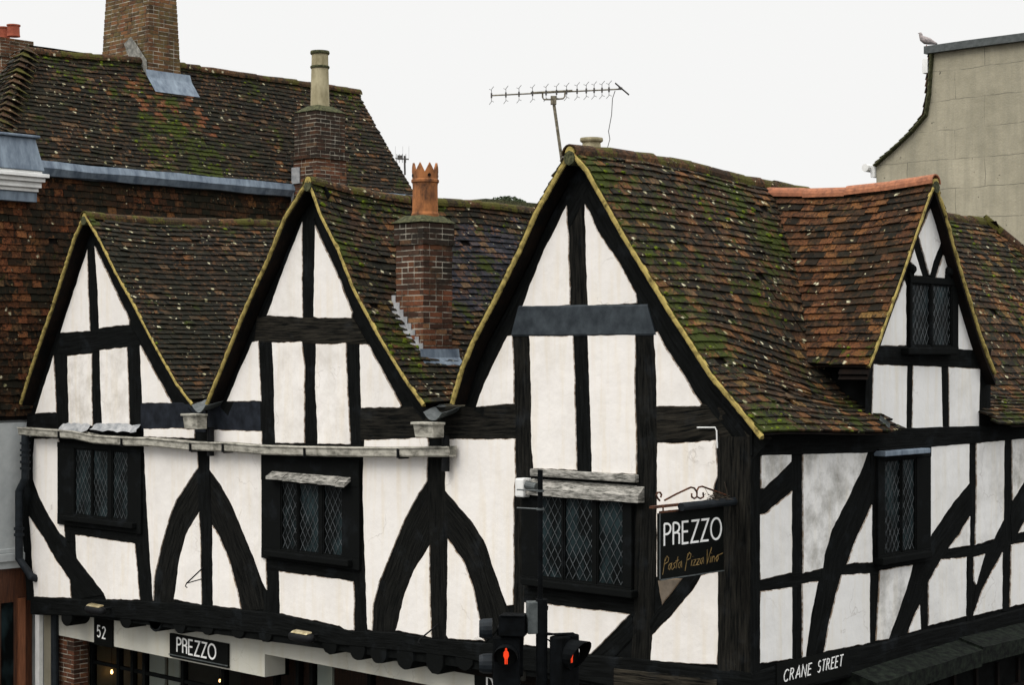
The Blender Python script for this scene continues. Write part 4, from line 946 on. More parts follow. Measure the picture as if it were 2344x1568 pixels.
# ---- chimneys of the house
ch = empty('chimney', None, None); del_ = None; ch.parent = H
cx1, cy0 = -5.29, .33; bricks(-5.80, cx1, cy0, .84, 5.9, 7.62, ch, sootf=lambda t: .0 if t < .66 else .45)
bricks(-5.82, cx1 + .02, cy0 - .02, .86, 7.62, 7.90, ch, 'chimney_head', sootf=lambda t: .8)
mb = MB(); mb.hexa([(-5.85, cy0 - .06, 7.90), (cx1 + .05, cy0 - .06, 7.90), (cx1 + .05, .89, 7.90), (-5.85, .89, 7.90), (-5.72, cy0 + .06, 8.0), (cx1 - .08, cy0 + .06, 8.0), (cx1 - .08, .77, 8.0), (-5.72, .77, 8.0)]); mb.build('chimney_cap', M['mossy_cap'], ch, bevel=.02)
pc = Vector(((-5.80 + cx1) / 2 + .02, .585, 7.96)); K = 32; mb = MB()
r0 = .165; prof = [(r0 + .012, -.02), (r0 + .012, .06), (r0, .09), (r0 - .004, .42), (r0, .46), (r0 + .014, .47), (r0 + .014, .50), (r0, .515), (r0 + .004, .60)]
base = len(mb.v); mb.lathe(pc, prof, K)
top_o, top_i = [], []
for k in range(K):
    an = 2 * math.pi * k / K; ph = (k % 4) / 4; zj = .60 + (.115 if k % 4 == 2 else (.06 if k % 4 in (1, 3) else 0))
    top_o.append(Vector((pc.x + math.cos(an) * (r0 + .006), pc.y + math.sin(an) * (r0 + .006), pc.z + zj))); top_i.append(Vector((pc.x + math.cos(an) * (r0 - .022), pc.y + math.sin(an) * (r0 - .022), pc.z + zj)))
bo = [Vector((pc.x + math.cos(2 * math.pi * k / K) * (r0 + .004), pc.y + math.sin(2 * math.pi * k / K) * (r0 + .004), pc.z + .60)) for k in range(K)]
bi = [Vector((pc.x + math.cos(2 * math.pi * k / K) * (r0 - .022), pc.y + math.sin(2 * math.pi * k / K) * (r0 - .022), pc.z + .1)) for k in range(K)]
for k in range(K):
    l = (k + 1) % K; mb.face([bo[k], bo[l], top_o[l], top_o[k]]); mb.face([top_o[k], top_o[l], top_i[l], top_i[k]]); mb.face([top_i[k], top_i[l], bi[l], bi[k]])
tag(mb.build('chimney_pot', M['clay_pot'], ch), 'orange crown topped clay pot')
mb = MB()
for k in range(4):
    an = 2 * math.pi * (k + .1) / 4 - .6; c = pc + Vector((math.cos(an) * (r0 + .002), math.sin(an) * (r0 + .002), .555)); mb.tube([c, c + Vector((math.cos(an), math.sin(an), 0)) * .006], .022, 10)
mb.build('pot_vent', M['soffit'], ch)
# stepped flashing + apron following the slope of the second roof
mb = MB(); s1 = G[1]['sR']
def slz(x, y):                                             # z of the slope at x (second gable, right side)
    V = G[1]['R']
    for (a, za), (b, zb) in zip(V, V[1:]):
        if a <= x <= b: return za + (zb - za) * (x - a) / (b - a) + s1.sag(y + OV) * .4
    return V[-1][1]
k = 0; x = cx1
while x > -5.80:
    z = slz(x, cy0); z2 = slz(x - .072, cy0); mb.box(x - .072, x, cy0 - .012 - (k % 2) * .001, cy0 - .004, z - .02, z2 + .11); x -= .0725; k += 1
for i in range(10):
    xa, xb = cx1 - i * .052, cx1 - (i + 1) * .052; za, zb = slz(xa, cy0) + .035, slz(xb, cy0) + .035
    mb.face([(xa, cy0 - .012, za), (xa, cy0 - .10, za - .004), (xb, cy0 - .10, zb - .004), (xb, cy0 - .012, zb)])
mb.build('step_flashing', M['lead_pale'], ch)
mb = MB(); z = slz(cx1, cy0); K = 8
ya, yb = cy0 - .07, .95
for i in range(K):
    p, r_ = ya + (yb - ya) * i / K, ya + (yb - ya) * (i + 1) / K; j0, j1 = .012 * noise.noise(Vector((p * 7, 2, 0))), .012 * noise.noise(Vector((r_ * 7, 2, 0)))
    zc = slz(cx1 + .10, cy0) + .035
    mb.face([(cx1 + .012, p, z + .12), (cx1 + .012, r_, z + .12), (cx1 + .03, r_, z + .01), (cx1 + .03, p, z + .01)]); mb.face([(cx1 + .03, p, z + .01), (cx1 + .03, r_, z + .01), (cx1 + .12 + j1, r_, zc - .02), (cx1 + .12 + j0, p, zc - .02)])
mb.build('lead_apron', M['lead'], ch)
tag(ch, 'square brick chimney in the valley between the second and corner gables')

# tall chimney with long cream pot, standing against the neighbouring roof
ch2 = empty('chimney', None, None); ch2.parent = H; tag(ch2, 'blackened brick chimney with a tall cream pot')
bricks(-14.20, -13.56, 5.52, 6.24, 5.8, 9.80, ch2, sootf=lambda t: .1 if t < .85 else .3)
bricks(-14.24, -13.52, 5.48, 6.28, 9.80, 9.94, ch2, 'chimney_band', sootf=lambda t: .7)
bricks(-14.19, -13.57, 5.53, 6.22, 9.94, 10.66, ch2, 'chimney_head', sootf=lambda t: .6 + .3 * t)
mb = MB(); mb.hexa([(-14.22, 5.50, 10.66), (-13.54, 5.50, 10.66), (-13.54, 6.26, 10.66), (-14.22, 6.26, 10.66), (-14.03, 5.70, 10.80), (-13.73, 5.70, 10.80), (-13.73, 6.06, 10.80), (-14.03, 6.06, 10.80)]); mb.build('chimney_cap', M['mossy_cap'], ch2, bevel=.03)
mb = MB(); mb.lathe((-13.88, 5.88, 10.76), [(.175, 0), (.172, .1), (.158, .72), (.158, .735), (.172, .745), (.172, .765), (.156, .775), (.152, .985), (.168, .995), (.175, 1.02), (.168, 1.045), (.13, 1.05), (.12, .9)], 28); tag(mb.build('chimney_pot', M['cream_pot'], ch2, smooth=False), 'tall cream pot with a dark band')
mb = MB(); mb.lathe((-13.88, 5.88, 10.76), [(.170, .73), (.1775, .745), (.1775, .768), (.165, .778)], 28); mb.lathe((-13.88, 5.88, 10.76), [(.171, .99), (.180, 1.015), (.172, 1.05)], 28); mb.build('pot_band', M['mossy_cap'], ch2)
mb = MB(); mb.box(-14.23, -14.0, 5.495, 5.512, 9.36, 9.66); mb.box(-14.22, -14.205, 5.50, 5.9, 9.3, 9.6); mb.box(-14.235, -14.18, 5.494, 5.515, 8.3, 9.3); mb.build('lead_flashing', M['lead_pale'], ch2)
# low cream pot behind the main ridge
pp = frP(1354, 346, 2.6); ch3 = empty('chimney', None, None); ch3.parent = H; tag(ch3, 'cream pot peeping over the corner roof ridge')
bricks(pp.x - .3, pp.x + .3, 2.3, 2.9, 6.6, pp.z - .22, ch3)
mb = MB(); mb.lathe((pp.x, 2.6, pp.z - .25), [(.135, 0), (.13, .1), (.125, .28), (.125, .30), (.12, .36), (.15, .38), (.155, .40), (.15, .425), (.10, .43)], 24); mb.build('chimney_pot', M['cream_pot'], ch3)

# ================================================================== LEFT NEIGHBOUR
NB = empty('neighbouring_house', 'tall brown tile hung house with mossy roof rising behind the left gables', 'house')
XF = -14.35
s_ = Slope([(0, 9.15), (.03, 7.0), (.06, 5.15)], (XF, -1.6, 0), (1, 0, 0), (0, 1, 0))
tile_roof('tile_hung_wall', s_, 0, 11.2, NB, 'tiles_hung', moss=lambda u, t: .0, mossden=0, gauge=.115, wid=.17, outn=lambda u, t: Vector((1, 0, .02)).normalized(), matf=lambda u, t: 'tiles_bright' if u + random.gauss(0, .15) < 1.85 and t < 3.4 and random.random() < .85 - .2 * t else ('tiles_orange' if random.random() < .25 else 'tiles_hung'))
mb = MB(); mb.box(-19.5, XF - .03, -1.6, 8.6, GZ, 9.2); mb.build('wall', M['pale_wall'], NB)
mb = MB(); mb.box(XF - .02, XF + .06, -1.6, .15, 3.05, 5.13); mb.build('painted_wall', M['pale_wall'], NB)
mb = MB(); mb.box(XF - .02, XF + .10, -1.6, .17, 3.05, 3.12); mb.box(XF - .02, XF + .16, -1.6, .19, 2.92, 3.047); mb.box(XF - .02, XF + .10, -1.6, .15, 2.8, 2.917); mb.build('string_course', M['pale_wall'], NB, bevel=.01)
# main slope above
RX, RZ = -16.0, 11.58; Vn = [(0, RZ), (.85, RZ - 1.12), (1.62, 9.5), (1.80, 9.32)]
sn = Slope(Vn, (RX, 0, 0), (1, 0, 0), (0, 1, 0), sagf([(1, -.12), (2.0, -.1), (3.2, -.02), (5, 0), (8.7, 0)]))
def mo(u, t): return .22 + .30 * math.exp(-((u - 2.5 - .35 * t - .5 * math.sin(t * 4)) / .5) ** 2) + .25 * max(0, 1 - t / .35) + .22 * math.exp(-((u - 3.7) / .6) ** 2) * (t > .9) + .30 * math.exp(-((u - 1.6) / .4) ** 2) * (t < .8)
oldp = lambda u, t: 'tiles_bright' if abs(u - (3.55 + .25 * (t - 1))) < .62 + random.gauss(0, .14) and .45 < t < 1.75 + random.gauss(0, .15) and random.random() < .62 else 'tiles_dark'
tile_roof('tiled_roof', sn, -.55, 8.65, NB, 'tiles_dark', moss=mo, mossden=.9, clip=lambda u, t: u > 1.09 - 1.65 * t / sn.len, matf=oldp)
sh = Slope([(0, RZ - .1), (1.65, 9.3)], (RX, 1.09, 0), (0, -1, 0), (1, 0, 0))
tile_roof('tiled_roof', sh, -1.6, 1.7, NB, 'tiles_dark', moss=lambda u, t: .3, clip=lambda u, t: abs(u) < t / sh.len * 1.7)
sb = Slope([(0, RZ), (1.62, 9.4)], (RX, 0, 0), (-1, 0, 0), (0, 1, 0)); tile_roof('tiled_roof', sb, 1.1, 8.6, NB, 'tiles_dark', gauge=.16, wid=.25, mossden=0)
ridge_tiles([(RX, 1.05, RZ - .16), (RX, 2.0, RZ - .14), (RX, 3.2, RZ - .05), (RX, 5, RZ - .04), (RX, 8.7, RZ - .04)], NB, 'ridge_clay', r=.11)
# bonnet hip tiles
mb = MB(); K = 20
for k in range(K):
    f = (k + .4) / K; c = Vector((RX + 1.65 * f, 1.09 - 1.65 * f, RZ - .08 - 2.2 * f)); dn = Vector((1.65, -1.65, -2.2)).normalized(); u = dn.cross(UP).normalized(); v = u.cross(dn); mb.cur = (random.random(), random.random(), 0, random.uniform(.2, .8)); rows = []
    for e, (rr, hh) in enumerate(((.14, .06), (.30, .11))):
        rows.append([c + dn * (-.05 + e * .17) + u * (q / 4 * 2 - 1) * rr + v * (hh * math.cos((q / 4 * 2 - 1) * 1.6) + .0) - UP * .05 * abs(q / 4 * 2 - 1) for q in range(5)])
    for q in range(4): mb.face([rows[0][q], rows[0][q + 1], rows[1][q + 1], rows[1][q]]); mb.face([rows[1][q], rows[1][q + 1], rows[1][q + 1] - v * .018, rows[1][q] - v * .018])
mb.build('hip_tiles', M['ridge_clay'], NB)
# lead gutter strip under the slope
mb = MB(); K = 30; ys = [-.3 + 8.9 * i / K for i in range(K + 1)]
def lg(y, k): j = .02 * noise.noise(Vector((y * 1.2, k, 0))); return [(XF + .16, y, 9.36 + j), (XF + .20 + j * .4, y, 9.24 + j), (XF + .13, y, 9.13 + j * 1.4), (XF + .05, y, 9.12 + j)][k]
for i in range(K):
    for k in range(3): mb.face([lg(ys[i], k), lg(ys[i + 1], k), lg(ys[i + 1], k + 1), lg(ys[i], k + 1)])
mb.build('lead_gutter', M['lead'], NB)
# verge end wall of neighbour
mb = MB(); mb.face([(RX, 8.6, RZ - .1), (XF, 8.6, 9.3), (XF, 8.6, GZ), (-19.5, 8.6, GZ), (-17.6, 8.6, 9.3)]); mb.build('end_wall', M['brick'], NB)
# cornice return with lead box
cor = MB(); Y1 = .30
for (dx, y1, z0, z1) in ((.42, .33, 9.06, 9.12), (.36, .29, 8.99, 9.057), (.30, .26, 8.90, 8.987), (.24, .24, 8.84, 8.897), (.30, .27, 9.123, 9.17)):
    cor.box(XF - 1, XF + dx, -1.6, y1 - .05, z0, z1)
cor.build('cornice', M['white_paint'], NB, bevel=.008)
mb = MB(); mb.box(XF - 1, XF + .20, -1.6, .18, 8.68, 8.835); mb.build('cornice_flashing', M['lead'], NB)
mb = MB(); mb.hexa([(XF - 1, -1.6, 9.175), (XF + .34, -1.6, 9.175), (XF + .34, .24, 9.175), (XF - 1, .30, 9.175), (XF - 1, -1.6, 9.70), (XF + .22, -1.6, 9.70), (XF + .22, .14, 9.70), (XF - 1, .14, 9.70)])
mb.box(XF - 1, XF + .28, -1.6, .20, 9.703, 9.745)
mb.hexa([(XF, .14, 9.18), (XF + .2, .24, 9.18), (XF + .1, .50, 9.22), (XF - .2, .5, 9.3), (XF, .14, 9.62), (XF + .15, .15, 9.60), (XF - .05, .26, 9.55), (XF - .2, .26, 9.6)])
mb.build('lead_parapet_box', M['lead'], NB, bevel=.012)
# lower shop front of the neighbour
mb = MB(); mb.box(XF - .02, XF + .02, -1.6, .2, GZ + .12, 2.8); nf = mb.build('shop_side', M['brown_wood'], NB)
mb = MB(); mb.box(XF + .0205, XF + .06, -.06, .06, GZ + .12, 2.3); mb.build('door_post', M['orange_wood'], nf)
mb = MB(); mb.box(XF + .0205, XF + .03, -.36, -.14, .9, 2.25); mb.build('pane', M['glass_pane'], nf)
# big brick chimney on the neighbour's ridge
c4 = empty('chimney', None, None); c4.parent = NB; tag(c4, 'massive brick chimney astride the mossy ridge, cut by the top of the photo')
bricks(-17.38, -15.78, 3.42, 4.22, 10.4, 13.05, c4, batter=.11, sootf=lambda t: .05, yel=.9, course=.075)
bricks(-17.36, -15.80, 3.45, 4.19, 12.98, 13.25, c4, 'chimney_head', yel=.5)
pf = lambda x, y: frP(x, y, 3.40)
mb = MB(); P1 = [(pf(x, y).x, pf(x, y).z) for x, y in ((285, 100), (300, 84), (310, 97), (336, 138), (338, 172), (322, 185), (300, 140))]
mb.face([(x, 3.40, z) for x, z in P1]); mb.face([(x, 3.385, z) for x, z in P1][::-1])
for i in range(len(P1)):
    a, b = P1[i], P1[(i + 1) % len(P1)]; mb.face([(a[0], 3.40, a[1]), (b[0], 3.40, b[1]), (b[0], 3.385, b[1]), (a[0], 3.385, a[1])])
mb.build('step_flashing', M['cement'], c4)
mb = MB()
def rsz(x): return RZ - (x - RX) * 1.32
for i in range(6):
    a, b = 3.36 + (4.34 - 3.36) * i / 6, 3.36 + (4.34 - 3.36) * (i + 1) / 6
    mb.face([(-15.755, a, rsz(-15.76) + .13), (-15.755, b, rsz(-15.76) + .13), (-15.70, b, rsz(-15.70) + .07), (-15.70, a, rsz(-15.70) + .07)]); mb.face([(-15.70, a, rsz(-15.7) + .07), (-15.70, b, rsz(-15.7) + .07), (-15.50, b + .04, rsz(-15.50) + .045), (-15.50, a + .04, rsz(-15.50) + .045)])
mb.build('lead_apron', M['lead'], c4)

# chimney far left with two red pots
FB = empty('brick_chimney', 'brick chimney stack with two red pots at the far left edge', 'chimney')
pa = frP(0, 170, 4.5); pb = frP(10, 170, 4.5)
bx1 = pb.x - .12; z1 = frP(60, 115, 4.5).z; z2 = frP(60, 70, 4.5).z
bricks(bx1 - 1.6, bx1, 4.5, 5.2, 9.0, z1, FB, yel=.3); bricks(bx1 - 1.65, bx1 + .05, 4.45, 5.25, z1, z2, FB, 'chimney_head', yel=.3, sootf=lambda t: .2)
for x in (8, 31):
    p = frP(x, 70, 4.6); mb = MB(); mb.lathe((p.x, 4.60, z2 - .02), [(.14, 0), (.13, .05), (.125, .21), (.145, .225), (.145, .25), (.11, .255), (.10, .1)], 20); mb.build('chimney_pot', M['clay_pot_red'], FB)
mb = MB(); mb.box(bx1 - 4, bx1 + .4, 4.4, 7, GZ, 9.0); mb.build('stack_base_wall', M['brick'], FB)

# ================================================================== RIGHT RENDERED HOUSE
RB = empty('rendered_house', 'tall grey rendered gable wall with a mansard edge at the right', 'house')
Yb = 14.0; prf = [frP(x, y, Yb) for x, y in ((2008, 500), (2006, 376), (2050, 340), (2090, 302), (2123, 265), (2130, 215), (2134, 160), (2136, 116), (2220, 104), (2344, 88), (2700, 40))]
prf = [(p.x, p.z) for p in prf]; prf[0] = (prf[0][0], GZ); prf.append((prf[-1][0], GZ))
mb = MB(); f_ = [(x, Yb, z) for x, z in prf]; b_3 = [(x, Yb + 9, z) for x, z in prf]; mb.face(f_); mb.face(b_3[::-1])
for i in range(len(f_)): k = (i + 1) % len(f_); mb.face([f_[i], b_3[i], b_3[k], f_[k]])
rw = mb.build('wall', M['grey_render'], RB)
n = N('rendered_wall'); o_ = n.c.outputs['Object']; f1 = n.noise(.7, 7, .72); f2 = n.noise(1, 6, .7, n.mapv(o_, (4, 4, .3))); f3 = n.noise(26, 4, .7)
base = n.mix(n.ramp(f1, [(.35, 0), (.65, 1)]), (.25, .23, .165), (.43, .39, .29)); base = n.mix(n.math('MULTIPLY', n.ramp(f2, [(.45, 0), (.65, 1)]), .7), base, (.235, .22, .165))
base = n.mix(n.math('MULTIPLY', n.ramp(f3, [(.4, 0), (.7, 1)]), .35), base, (.30, .285, .24)); sp_ = n.ramp(n.noise(6, 3, .6), [(.68, 0), (.70, .8)]); base = n.mix(sp_, base, (.06, .055, .045))
br = n.new('TexBrick'); br.inputs['Scale'].default_value = 1; br.inputs['Brick Width'].default_value = 1.6; br.inputs['Row Height'].default_value = .55; br.inputs['Mortar Size'].default_value = .009; br.inputs['Mortar Smooth'].default_value = .6; br.offset = .37
br.inputs['Color1'].default_value = (0, 0, 0, 1); br.inputs['Color2'].default_value = (0, 0, 0, 1); br.inputs['Mortar'].default_value = (1, 1, 1, 1)
cx = n.new('CombineXYZ'); sx = n.new('SeparateXYZ'); n.L(o_, sx.inputs[0]); nd = n.math('MULTIPLY', n.noise(1.2, 3), .12); n.L(n.math('ADD', sx.outputs[0], nd), cx.inputs[0]); n.L(n.math('ADD', sx.outputs[2], nd), cx.inputs[1]); n.L(cx.outputs[0], br.inputs['Vector'])
ln = n.math('MULTIPLY', br.outputs['Color'], n.ramp(n.noise(1.3, 3), [(.40, 0), (.55, .75)])); base = n.mix(ln, base, (.10, .095, .075))
M['rendered_wall'] = n.fin(base, .95, .1, n.math('ADD', f3, f1), .4, .02); rw.data.materials[0] = M['rendered_wall']
mb = MB(); cp = [frP(x, y, Yb) for x, y in ((2122, 107), (2220, 93), (2344, 77), (2700, 30))]
for a, b in zip(cp, cp[1:]): mb.hexa([(a.x, Yb - .12, a.z - .14), (b.x, Yb - .12, b.z - .14), (b.x, Yb + .5, b.z - .14), (a.x, Yb + .5, a.z - .14), (a.x, Yb - .12, a.z), (b.x, Yb - .12, b.z), (b.x, Yb + .5, b.z), (a.x, Yb + .5, a.z)])
mb.build('coping', M['signal_grey'], RB)
Vr = [(p.x, p.z) for p in (frP(x, y, Yb) for x, y in ((2131, 118), (2127, 165), (2124, 215), (2117, 262), (2085, 300), (2045, 338), (2000, 378)))]
sr = Slope(Vr, (0, Yb - .08, 0), (1, 0, 0), (0, 1, 0)); tile_roof('mansard_tiles', sr, 0, 3, RB, 'tiles_old', gauge=.13, wid=.2, mossden=.0, outn=lambda u, t: Vector((-1, 0, .35)).normalized())
verge([(a + .03, z) for a, z in Vr], .10, RB, Pl((0, Yb, 0), (1, 0, 0), (0, -1, 0)), w_=.035, depth=.1, mat='mossy_cap')
mb = MB(); e = frP(2000, 384, Yb); mb.tube([(e.x - .10, Yb - .15, e.z), (e.x - .10, Yb + 3, e.z)], .075, 10); mb.box(e.x - .04, e.x + .05, Yb - .05, Yb + 3, e.z - .18, e.z + .03); e = frP(2127, 155, Yb); mb.box(e.x - .09, e.x + .02, Yb - .1, Yb + .1, e.z - .1, e.z + .16); mb.build('gutter', M['white_paint'], RB)

# far flat roofed building
e0 = frP(995, 443, 11); e1 = frP(1112, 454, 11)
FL = empty('flat_roofed_building', 'dark flat roofed building just showing behind the crown topped pot', 'building')
mb = MB(); mb.box(e0.x, e1.x, 11, 15, e1.z - .10, e1.z); mb.build('roof', M['mossy_cap'], FL); mb = MB(); mb.box(e0.x + .1, e1.x - .15, 11.15, 15, GZ, e1.z - .104); mb.build('wall', M['brick'], FL)

# ================================================================== SIGNS AND LETTERING
def arcp(cx, cy, rx, ry, a0, a1, n=12): return [(cx + rx * math.cos(rad(a0 + (a1 - a0) * i / n)), cy + ry * math.sin(rad(a0 + (a1 - a0) * i / n))) for i in range(n + 1)]
LET = {
 'P': (.42, [[(.0, 0), (0, 1)], [(0, 1), (.14, 1)] + arcp(.14, .76, .24, .24, 90, -90) + [(0, .52)]]),
 'R': (.44, [[(.0, 0), (0, 1)], [(0, 1), (.12, 1)] + arcp(.12, .77, .25, .23, 90, -90)[:-2] + [(.24, .56)], [(0, .53), (.24, .55), (.36, .46), (.36, 0)]]),
 'E': (.42, [[(.36, 1), (0, 1), (0, 0), (.36, 0)], [(0, .54), (.33, .54)]]),
 'Z': (.50, [[(.02, 1), (.46, 1), (0, 0), (.46, 0)]]),
 'O': (.72, [arcp(.33, .5, .33, .5, 0, 360, 30)]),
 'D': (.55, [[(0, 0), (0, 1)], [(0, 1), (.12, 1)] + arcp(.12, .5, .34, .5, 90, -90, 16) + [(0, 0)]]),
 '5': (.50, [[(.38, 1), (.06, 1), (.03, .56)] + arcp(.18, .32, .22, .30, 110, -140, 14)]),
 '2': (.48, [arcp(.20, .77, .20, .22, 165, -30, 12) + [(.0, 0), (.42, 0)]]),
 'C': (.66, [arcp(.32, .5, .32, .5, 45, 315, 18)]),
 'A': (.66, [[(0, 0), (.30, 1), (.60, 0)], [(.10, .34), (.50, .34)]]),
 'N': (.68, [[(0, 0), (0, 1), (.54, 0), (.54, 1)]]),
 'S': (.48, [arcp(.20, .76, .18, .24, 40, 270, 12)[:-1] + arcp(.20, .26, .20, .26, 90, -140, 12)]),
 'T': (.58, [[(0, 1), (.52, 1)], [(.26, 1), (.26, 0)]]),
 'r': (.62, [[(.0, 0), (0, 1)], [(0, 1), (.14, 1)] + arcp(.14, .76, .24, .24, 90, -90) + [(0, .52)], [(.16, .52), (.50, 0)]]),
 'e': (.50, [[(.40, 1), (0, 1), (0, 0), (.42, 0)], [(0, .52), (.34, .52)]]),
}
def ribbon(mb, pl, pts, w_, d0, d1):
    n_ = len(pts); L_, R_ = [], []
    closed = math.dist(pts[0], pts[-1]) < 1e-4
    for i in range(n_):
        a = pts[i - 1] if i > 0 else (pts[-2] if closed else pts[0]); b = pts[i]; c = pts[i + 1] if i < n_ - 1 else (pts[1] if closed else pts[-1])
        d1_ = Vector((b[0] - a[0], b[1] - a[1])); d2_ = Vector((c[0] - b[0], c[1] - b[1]))
        if d1_.length < 1e-7: d1_ = d2_
        if d2_.length < 1e-7: d2_ = d1_
        d1_.normalize(); d2_.normalize(); n1 = Vector((-d1_.y, d1_.x)); n2 = Vector((-d2_.y, d2_.x)); m = n1 + n2
        m = m / max(.15, m.length_squared) * 2 if m.length > .2 else n1
        k = min(m.length, 2.6); m = m.normalized() * k * w_ / 2
        L_.append((b[0] + m.x, b[1] + m.y)); R_.append((b[0] - m.x, b[1] - m.y))
    for i in range(n_ - 1):
        q = [L_[i], R_[i], R_[i + 1], L_[i + 1]]
        mb.face([pl.at(*p, d1) for p in q])
        for a, b in ((0, 3), (1, 2)): mb.face([pl.at(*q[a], d1), pl.at(*q[b], d1), pl.at(*q[b], d0), pl.at(*q[a], d0)])
    mb.face([pl.at(*L_[0], d1), pl.at(*R_[0], d1), pl.at(*R_[0], d0), pl.at(*L_[0], d0)]); mb.face([pl.at(*L_[-1], d1), pl.at(*R_[-1], d1), pl.at(*R_[-1], d0), pl.at(*L_[-1], d0)])
def text(pl, s, a, z, h, sw, parent, mat, d0, name='lettering', sx=1, track=.10, shear=0, slope=0, mir=False, width=None):
    tot = sum((LET[c][0] + track) if c != ' ' else .45 for c in s) * h
    if width: sx = width / (tot - track * h)
    mb = MB(); x = 0; k = 0
    for c in s:
        if c == ' ': x += .45 * h * sx; continue
        w_, st = LET[c]
        for p in st:
            k += 1; ribbon(mb, pl, [(a + x + (px * h * sx + shear * py * h), z + py * h + slope * (x + px * h * sx)) for px, py in p], sw, d0 - .001, d0 + .004 + k * .0002)
        x += (w_ + track) * h * sx
    return mb.build(name, M[mat], parent)
# number sign
S52 = empty('number_sign', 'small black sign reading 52 on the cream fascia', 'sign')
a0, a1, z0, z1 = rectpx(FP, D((215, 1422), (257, 1482)), .03)
mb = MB(); mb.pbox(FP, a0, a1, FP.px(236, 1480, .03)[1], z1 + .06, .002, .03); mb.build('board', M['sign_black'], S52); z52 = FP.px(236, 1461, .03)[1]
text(FP, '5', FP.px(223, 1459, .03)[0], z52, .175, .022, S52, 'letter_white', .03, sx=1.15, name='digit'); text(FP, '2', FP.px(234.5, 1459, .03)[0], z52 - .005, .175, .022, S52, 'letter_white', .03, sx=1.15, name='digit')
SP = empty('fascia_sign', 'black shop sign reading PREZZO on the cream fascia', 'sign')
a0 = FP.px(388, 1480, .04)[0]; a1 = FP.px(521, 1500, .04)[0]; z1 = FP.px(388, 1450, .04)[1]; z0 = FP.px(388, 1504, .04)[1]
mb = MB(); mb.pbox(FP, a0, a1, z0, z1, .002, .04); mb.build('board', M['sign_black'], SP, bevel=.004)
mb = MB(); mb.pbox(FP, a0 - .01, a1 + .01, z0 + .03, z0 + .045, .041, .052); mb.build('board_edge', M['signal_grey'], SP)
h_ = (z1 - z0) * .60; text(FP, 'PREZZO', a0 + .19, z0 + (z1 - z0) * .27, h_, .026, SP, 'letter_white', .041, width=(a1 - a0) * .68, track=.12)
SDg = empty('menu_sign', 'black sign with a white D partly hidden by the traffic signal', 'sign')
a0 = FP.px(1086, 1540, .04)[0]; mb = MB(); zt = FP.px(1086, 1532, .04)[1]; mb.pbox(FP, a0, a0 + 1.1, zt - .42, zt, .002, .04); mb.build('board', M['sign_black'], SDg); a_, z_ = FP.px(1115, 1550, .04); text(FP, 'D', a_, z_ - .24, .24, .026, SDg, 'letter_white', .041)
# street name painted boards
SN = empty('street_name_sign', 'white letters reading CRANE STREET on the black beam at the corner', 'sign')
a0, z0 = SD.px(1793, 1564, .045); a1, z1 = SD.px(1929, 1523, .045)
mb = MB(); mb.pbox(SD, a0 - .12, a1 + .12, z0 - .08, z0 + .22, .036, .0455); mb.build('board', M['sign_black'], SN)
Wt = a1 - a0; slp = (z1 - z0) / Wt * .6
text(SD, 'CrANe', a0, z0 + .01, .12, .0125, SN, 'letter_white', .046, width=Wt * .455, track=.16, shear=.22, slope=slp, name='street_name_word'); text(SD, 'STreeT', a0 + Wt * .56, z0 + .01 + Wt * .56 * slp, .12, .0125, SN, 'letter_white', .046, width=Wt * .43, track=.16, shear=.22, slope=slp, name='street_name_word')
# spotlights over the signs
def spot(x, y, n_, lab):
    t = empty('spotlight', lab, 'lamp', 'sign spotlights under the jetty'); p = frP(x, y, -.30)
    mb = MB(); K = 14
    rings = [(-.24, .03), (-.20, .075), (0, .095), (.20, .075), (.24, .03)]
    for dx, r in rings: pass
    mb.tube([p + Vector((dx, 0, 0)) for dx, r in rings], [r * .8 for dx, r in rings], 12); o = mb.build('lamp_housing', M['black_iron'], t, smooth=True)
    mb = MB(); mb.hexa([p + Vector(v) for v in ((-.17, -.06, .052), (.17, -.06, .052), (.17, .05, .070), (-.17, .05, .070), (-.15, -.03, .080), (.15, -.03, .080), (.15, .04, .088), (-.15, .04, .088))]); mb.build('lamp_top', M['brass'], t, bevel=.01)
    mb = MB(); mb.tube([p, p + Vector((0, .31, .0))], .018, 8); mb.build('arm', M['black_iron'], t)
spot(218, 1397, 0, 'spotlight with pale top above the number 52 sign'); spot(690, 1460, 1, 'spotlight with pale top to the right of the fascia sign')
# iron hook brackets on the plaster
def hook(x0, y0, x1, y1, x2, y2, lab):
    a, b, c = frP(x0, y0, -.03), frP(x1, y1, -.35), frP(x2, y2, -.03); mb = MB(); mb.tube([a, b], .010, 6); mb.tube([c, b], .008, 6); mb.tube([b, b + Vector((.0, -.02, -.04)), b + Vector((.02, 0, -.06))], .008, 6)
    tag(mb.build('iron_bracket', M['black_iron']), lab, 'bracket', 'old iron brackets on the posts')
hook(465, 1300, 427, 1336, 462, 1326, 'thin iron bracket with hook on the post between the first and second windows'); hook(1003, 1430, 960, 1465, 1003, 1461, 'thin iron bracket low on the post between the second and third windows')

